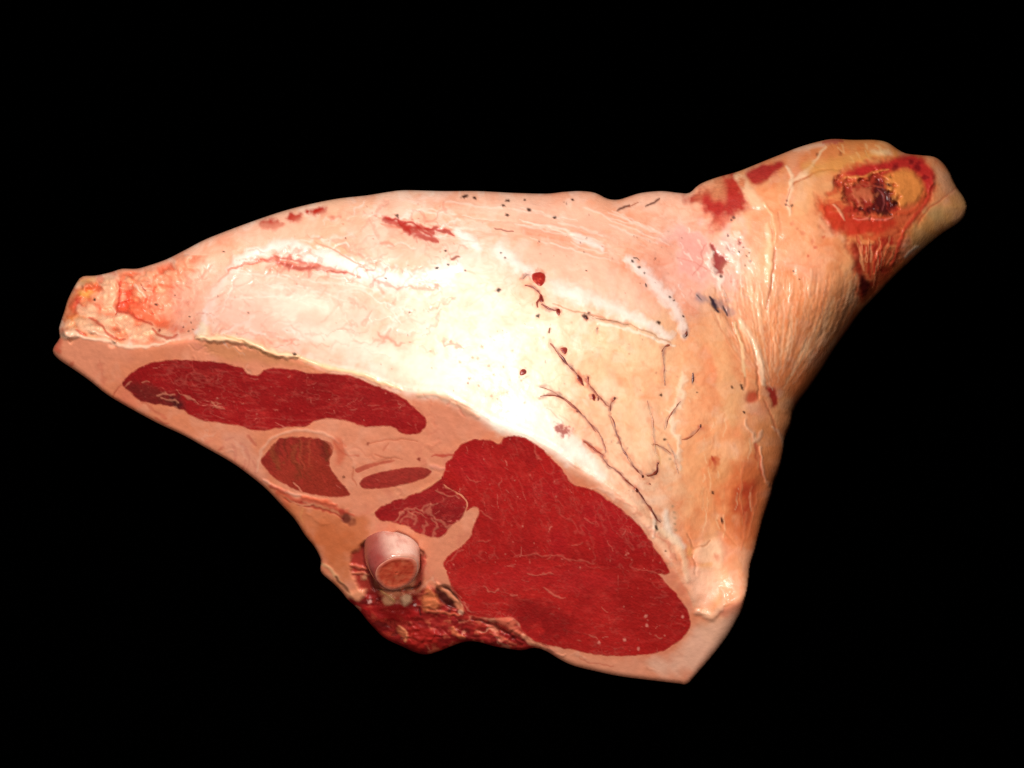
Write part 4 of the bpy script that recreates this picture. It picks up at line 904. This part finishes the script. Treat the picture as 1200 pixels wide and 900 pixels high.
patch('muscle', ME, M_MEAT, root, feather=2.2, flat=True, paint=muscle_paint((188,36,34), (154,26,28), LR, .12, 170, 7, extra=ex_e, edge_amt=.3), seed=7, rag=1.2, lift=.55)['label'] = 'lower red muscle lobe at bottom right'

# ------------------------------------------------------------------ bone stub with marrow
def bone():
    base = np.array([456.5, 638.0]); hb = float(hface(*base)) - 18
    ax = np.array([0.15, 0.60, 0.79]); ax /= np.linalg.norm(ax)          # x, y, h
    e1 = np.cross(ax, [0, 0, 1.0]); e1 /= np.linalg.norm(e1); e2 = np.cross(ax, e1)
    ns = 56
    def ring(s, r, j):
        a = np.linspace(0, 2 * np.pi, ns, endpoint=False)
        rr = r * (1 + .055 * np.cos(2 * a + .6) + .04 * np.cos(3 * a + 1.0) + .02 * np.cos(5 * a + 2) + .03 * fbm(a * 3 + 7, np.full(ns, s / 9.0), 88, 3))
        p = np.array([base[0], base[1], hb])[None] + ax[None] * s + (np.cos(a) * rr)[:, None] * e1[None] + (np.sin(a) * rr)[:, None] * e2[None]
        return world(p[:, 0], p[:, 1], p[:, 2]), a
    def build(name, prof, colf, mat, parent, cap):
        V = []; Cc = []
        for j, (s, r) in enumerate(prof):
            p, a = ring(s, r, j); V.append(p); Cc.append(colf(a, j, s, r))
        V = np.vstack(V); Cc = np.vstack(Cc); F = []
        for j in range(len(prof) - 1):
            for i in range(ns):
                F.append((j * ns + i, (j + 1) * ns + i, (j + 1) * ns + (i + 1) % ns, j * ns + (i + 1) % ns))
        F = np.array(F)
        # outward orientation
        c = V.mean(0); fc = V[F].mean(1); nn = np.cross(V[F[:, 2]] - V[F[:, 0]], V[F[:, 3]] - V[F[:, 1]])
        if (nn * (fc - c)).sum() < 0: F = F[:, ::-1]
        return new_object(name, V, F, mat, parent, Cc, np.full(len(V), .22 if name == 'bone' else .4))
    def cb(a, j, s, r):
        n = fbm(np.cos(a) * 2 + 5, np.full(ns, s / 14.0), 90, 3)[:, None]
        c = lin(220, 184, 168) * np.ones((ns, 3)); g = sstep(0, .6, n) * .5; c = c * (1 - g) + lin(188, 132, 116) * g
        g = sstep(.1, .55, fbm(np.cos(a) * 3 + 9, np.sin(a) * 3 + s / 7.0, 91, 4))[:, None] * .55; c = c * (1 - g) + lin(176, 92, 80) * g
        g = float(sstep(50, 54.6, np.array(s))) * .6; c = c * (1 - g) + lin(206, 140, 116) * g
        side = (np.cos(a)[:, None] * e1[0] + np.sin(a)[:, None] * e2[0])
        g = sstep(-.1, .8, -side) * .9; c = c * (1 - g) + lin(150, 52, 50) * g  # left side: red juice, with the bone's shadow painted in too
        return c
    prof = [(0, 29), (8, 30), (16, 30.8), (24, 31), (32, 30.4), (39, 29.4), (45, 28.4), (49.5, 27.5), (52.6, 26.6), (54.4, 25.7), (55.1, 24.8), (55.2, 23.8)]
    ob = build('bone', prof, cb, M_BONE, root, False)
    def cm(a, j, s, r):
        n = fbm(np.cos(a) * r / 5 + 5, np.sin(a) * r / 5, 95, 3)[:, None]
        c = lin(206, 84, 58) * np.ones((ns, 3)); g = sstep(0, .5, n) * .8; c = c * (1 - g) + lin(222, 112, 80) * g
        g = sstep(.05, .5, -n) * .8; c = c * (1 - g) + lin(178, 52, 38) * g
        g = float(sstep(21.5, 25, np.array(r))) * .8; return c * (1 - g) + lin(222, 168, 146) * g
    prof = [(52, 25.4), (54.6, 24.8)] + [(55.3 + 1.1 * float(vnoise(np.array([k_ * .9]), np.array([.3]), 8)[0]), r) for k_, r in enumerate((23, 19, 15, 11, 8, 5.5, 3, 1.2, .05))]
    build('marrow', prof, cm, M_RAW, ob, True)
bone()

# ------------------------------------------------------------------ blood vessels and clots on the cover
def vessel(pts, r0, col=(112, 40, 30), parent=None):
    L = spline(pts, step=2.5); n = len(L); ns = 7
    L = L + np.stack([fbm(L[:, 0] / 7, L[:, 1] / 7, 401, 2), fbm(L[:, 0] / 7, L[:, 1] / 7, 402, 2)], 1) * 1.1
    h = B.sample(B.H, L[:, 0], L[:, 1])
    t = np.linspace(0, 1, n)
    r = r0 * (0.45 + 0.55 * np.sin(np.pi * np.clip(t, .03, .97)) ** .5) * np.clip(.8 + 1.3 * fbm(L[:, 0] / 6, L[:, 1] / 6, 403, 2), .22, 1.8)
    T = np.gradient(L, axis=0); T /= np.linalg.norm(T, axis=1)[:, None] + 1e-9
    N_ = np.stack([-T[:, 1], T[:, 0]], 1)
    V = []
    for k_ in range(ns):
        a = 2 * np.pi * k_ / ns
        V.append(world(L[:, 0] + N_[:, 0] * np.cos(a) * r, L[:, 1] + N_[:, 1] * np.cos(a) * r, h + r * (.05 + .5 * np.sin(a))))
    V = np.stack(V, 1).reshape(-1, 3); F = []
    for i in range(n - 1):
        for k_ in range(ns):
            F.append((i * ns + k_, i * ns + (k_ + 1) % ns, (i + 1) * ns + (k_ + 1) % ns, (i + 1) * ns + k_))
    c = lin(*col)[None] * np.ones((len(V), 3)); g = np.repeat(sstep(-.2, .5, fbm(L[:, 0] / 9, L[:, 1] / 9, 404, 2)), ns)[:, None] * .6
    c = c * (1 - g) + lin(176, 92, 66) * g
    return new_object('blood_vessel', V, np.array(F), M_BLOOD, parent or root, c, np.full(len(V), .4))
for pts, r0, c_ in VESSELS:
    vessel(pts, r0, c_)
def clot_paint(c1, c2, seed):
    def f(S):
        S.C[:] = lin(*c1); g = sstep(-.1, .5, fbm(S.X / 4, S.Y / 4, seed, 3))[..., None]
        S.C[:] = S.C * (1 - g) + lin(*c2) * g; S.G[:] = .42; S.H[:] += .6 * fbm(S.X / 3, S.Y / 3, seed + 1, 2)
    return f
for i, (pl, l, c1, c2) in enumerate(CLOTS):
    patch('blood_clot', pl, M_BLOOD, root, lift=l * .5, roll=3.0, sink=.5, step=.8, rag=1.3, feather=1.3, paint=clot_paint(c1, c2, 500 + i), dome=.4, seed=20 + i)

# ------------------------------------------------------------------ black table top under the joint
import bmesh
bm = bmesh.new()
bmesh.ops.create_cube(bm, size=1.0)
for v in bm.verts:
    v.co.x *= 3.2; v.co.y *= 2.8; v.co.z *= 0.04
bmesh.ops.bevel(bm, geom=bm.edges[:], offset=0.006, segments=2, affect='EDGES')
me = bpy.data.meshes.new('table_top'); bm.to_mesh(me); bm.free()
tm = bpy.data.materials.new('black_velvet'); tm.use_nodes = True
b = tm.node_tree.nodes['Principled BSDF']
nz = tm.node_tree.nodes.new('ShaderNodeTexNoise'); nz.inputs['Scale'].default_value = 900
rp = tm.node_tree.nodes.new('ShaderNodeValToRGB'); rp.color_ramp.elements[0].color = (0, 0, 0, 1); rp.color_ramp.elements[1].color = (.00016, .00016, .00016, 1)
tm.node_tree.links.new(nz.outputs[0], rp.inputs[0]); tm.node_tree.links.new(rp.outputs[0], b.inputs['Base Color'])
b.inputs['Roughness'].default_value = 1.0; b.inputs['Specular IOR Level'].default_value = 0.0
me.materials.append(tm)
tt = bpy.data.objects.new('table_top', me); COL.objects.link(tt)
tt.location = (0, 0.35, ztab - 0.02)
tt['kind'] = 'structure'
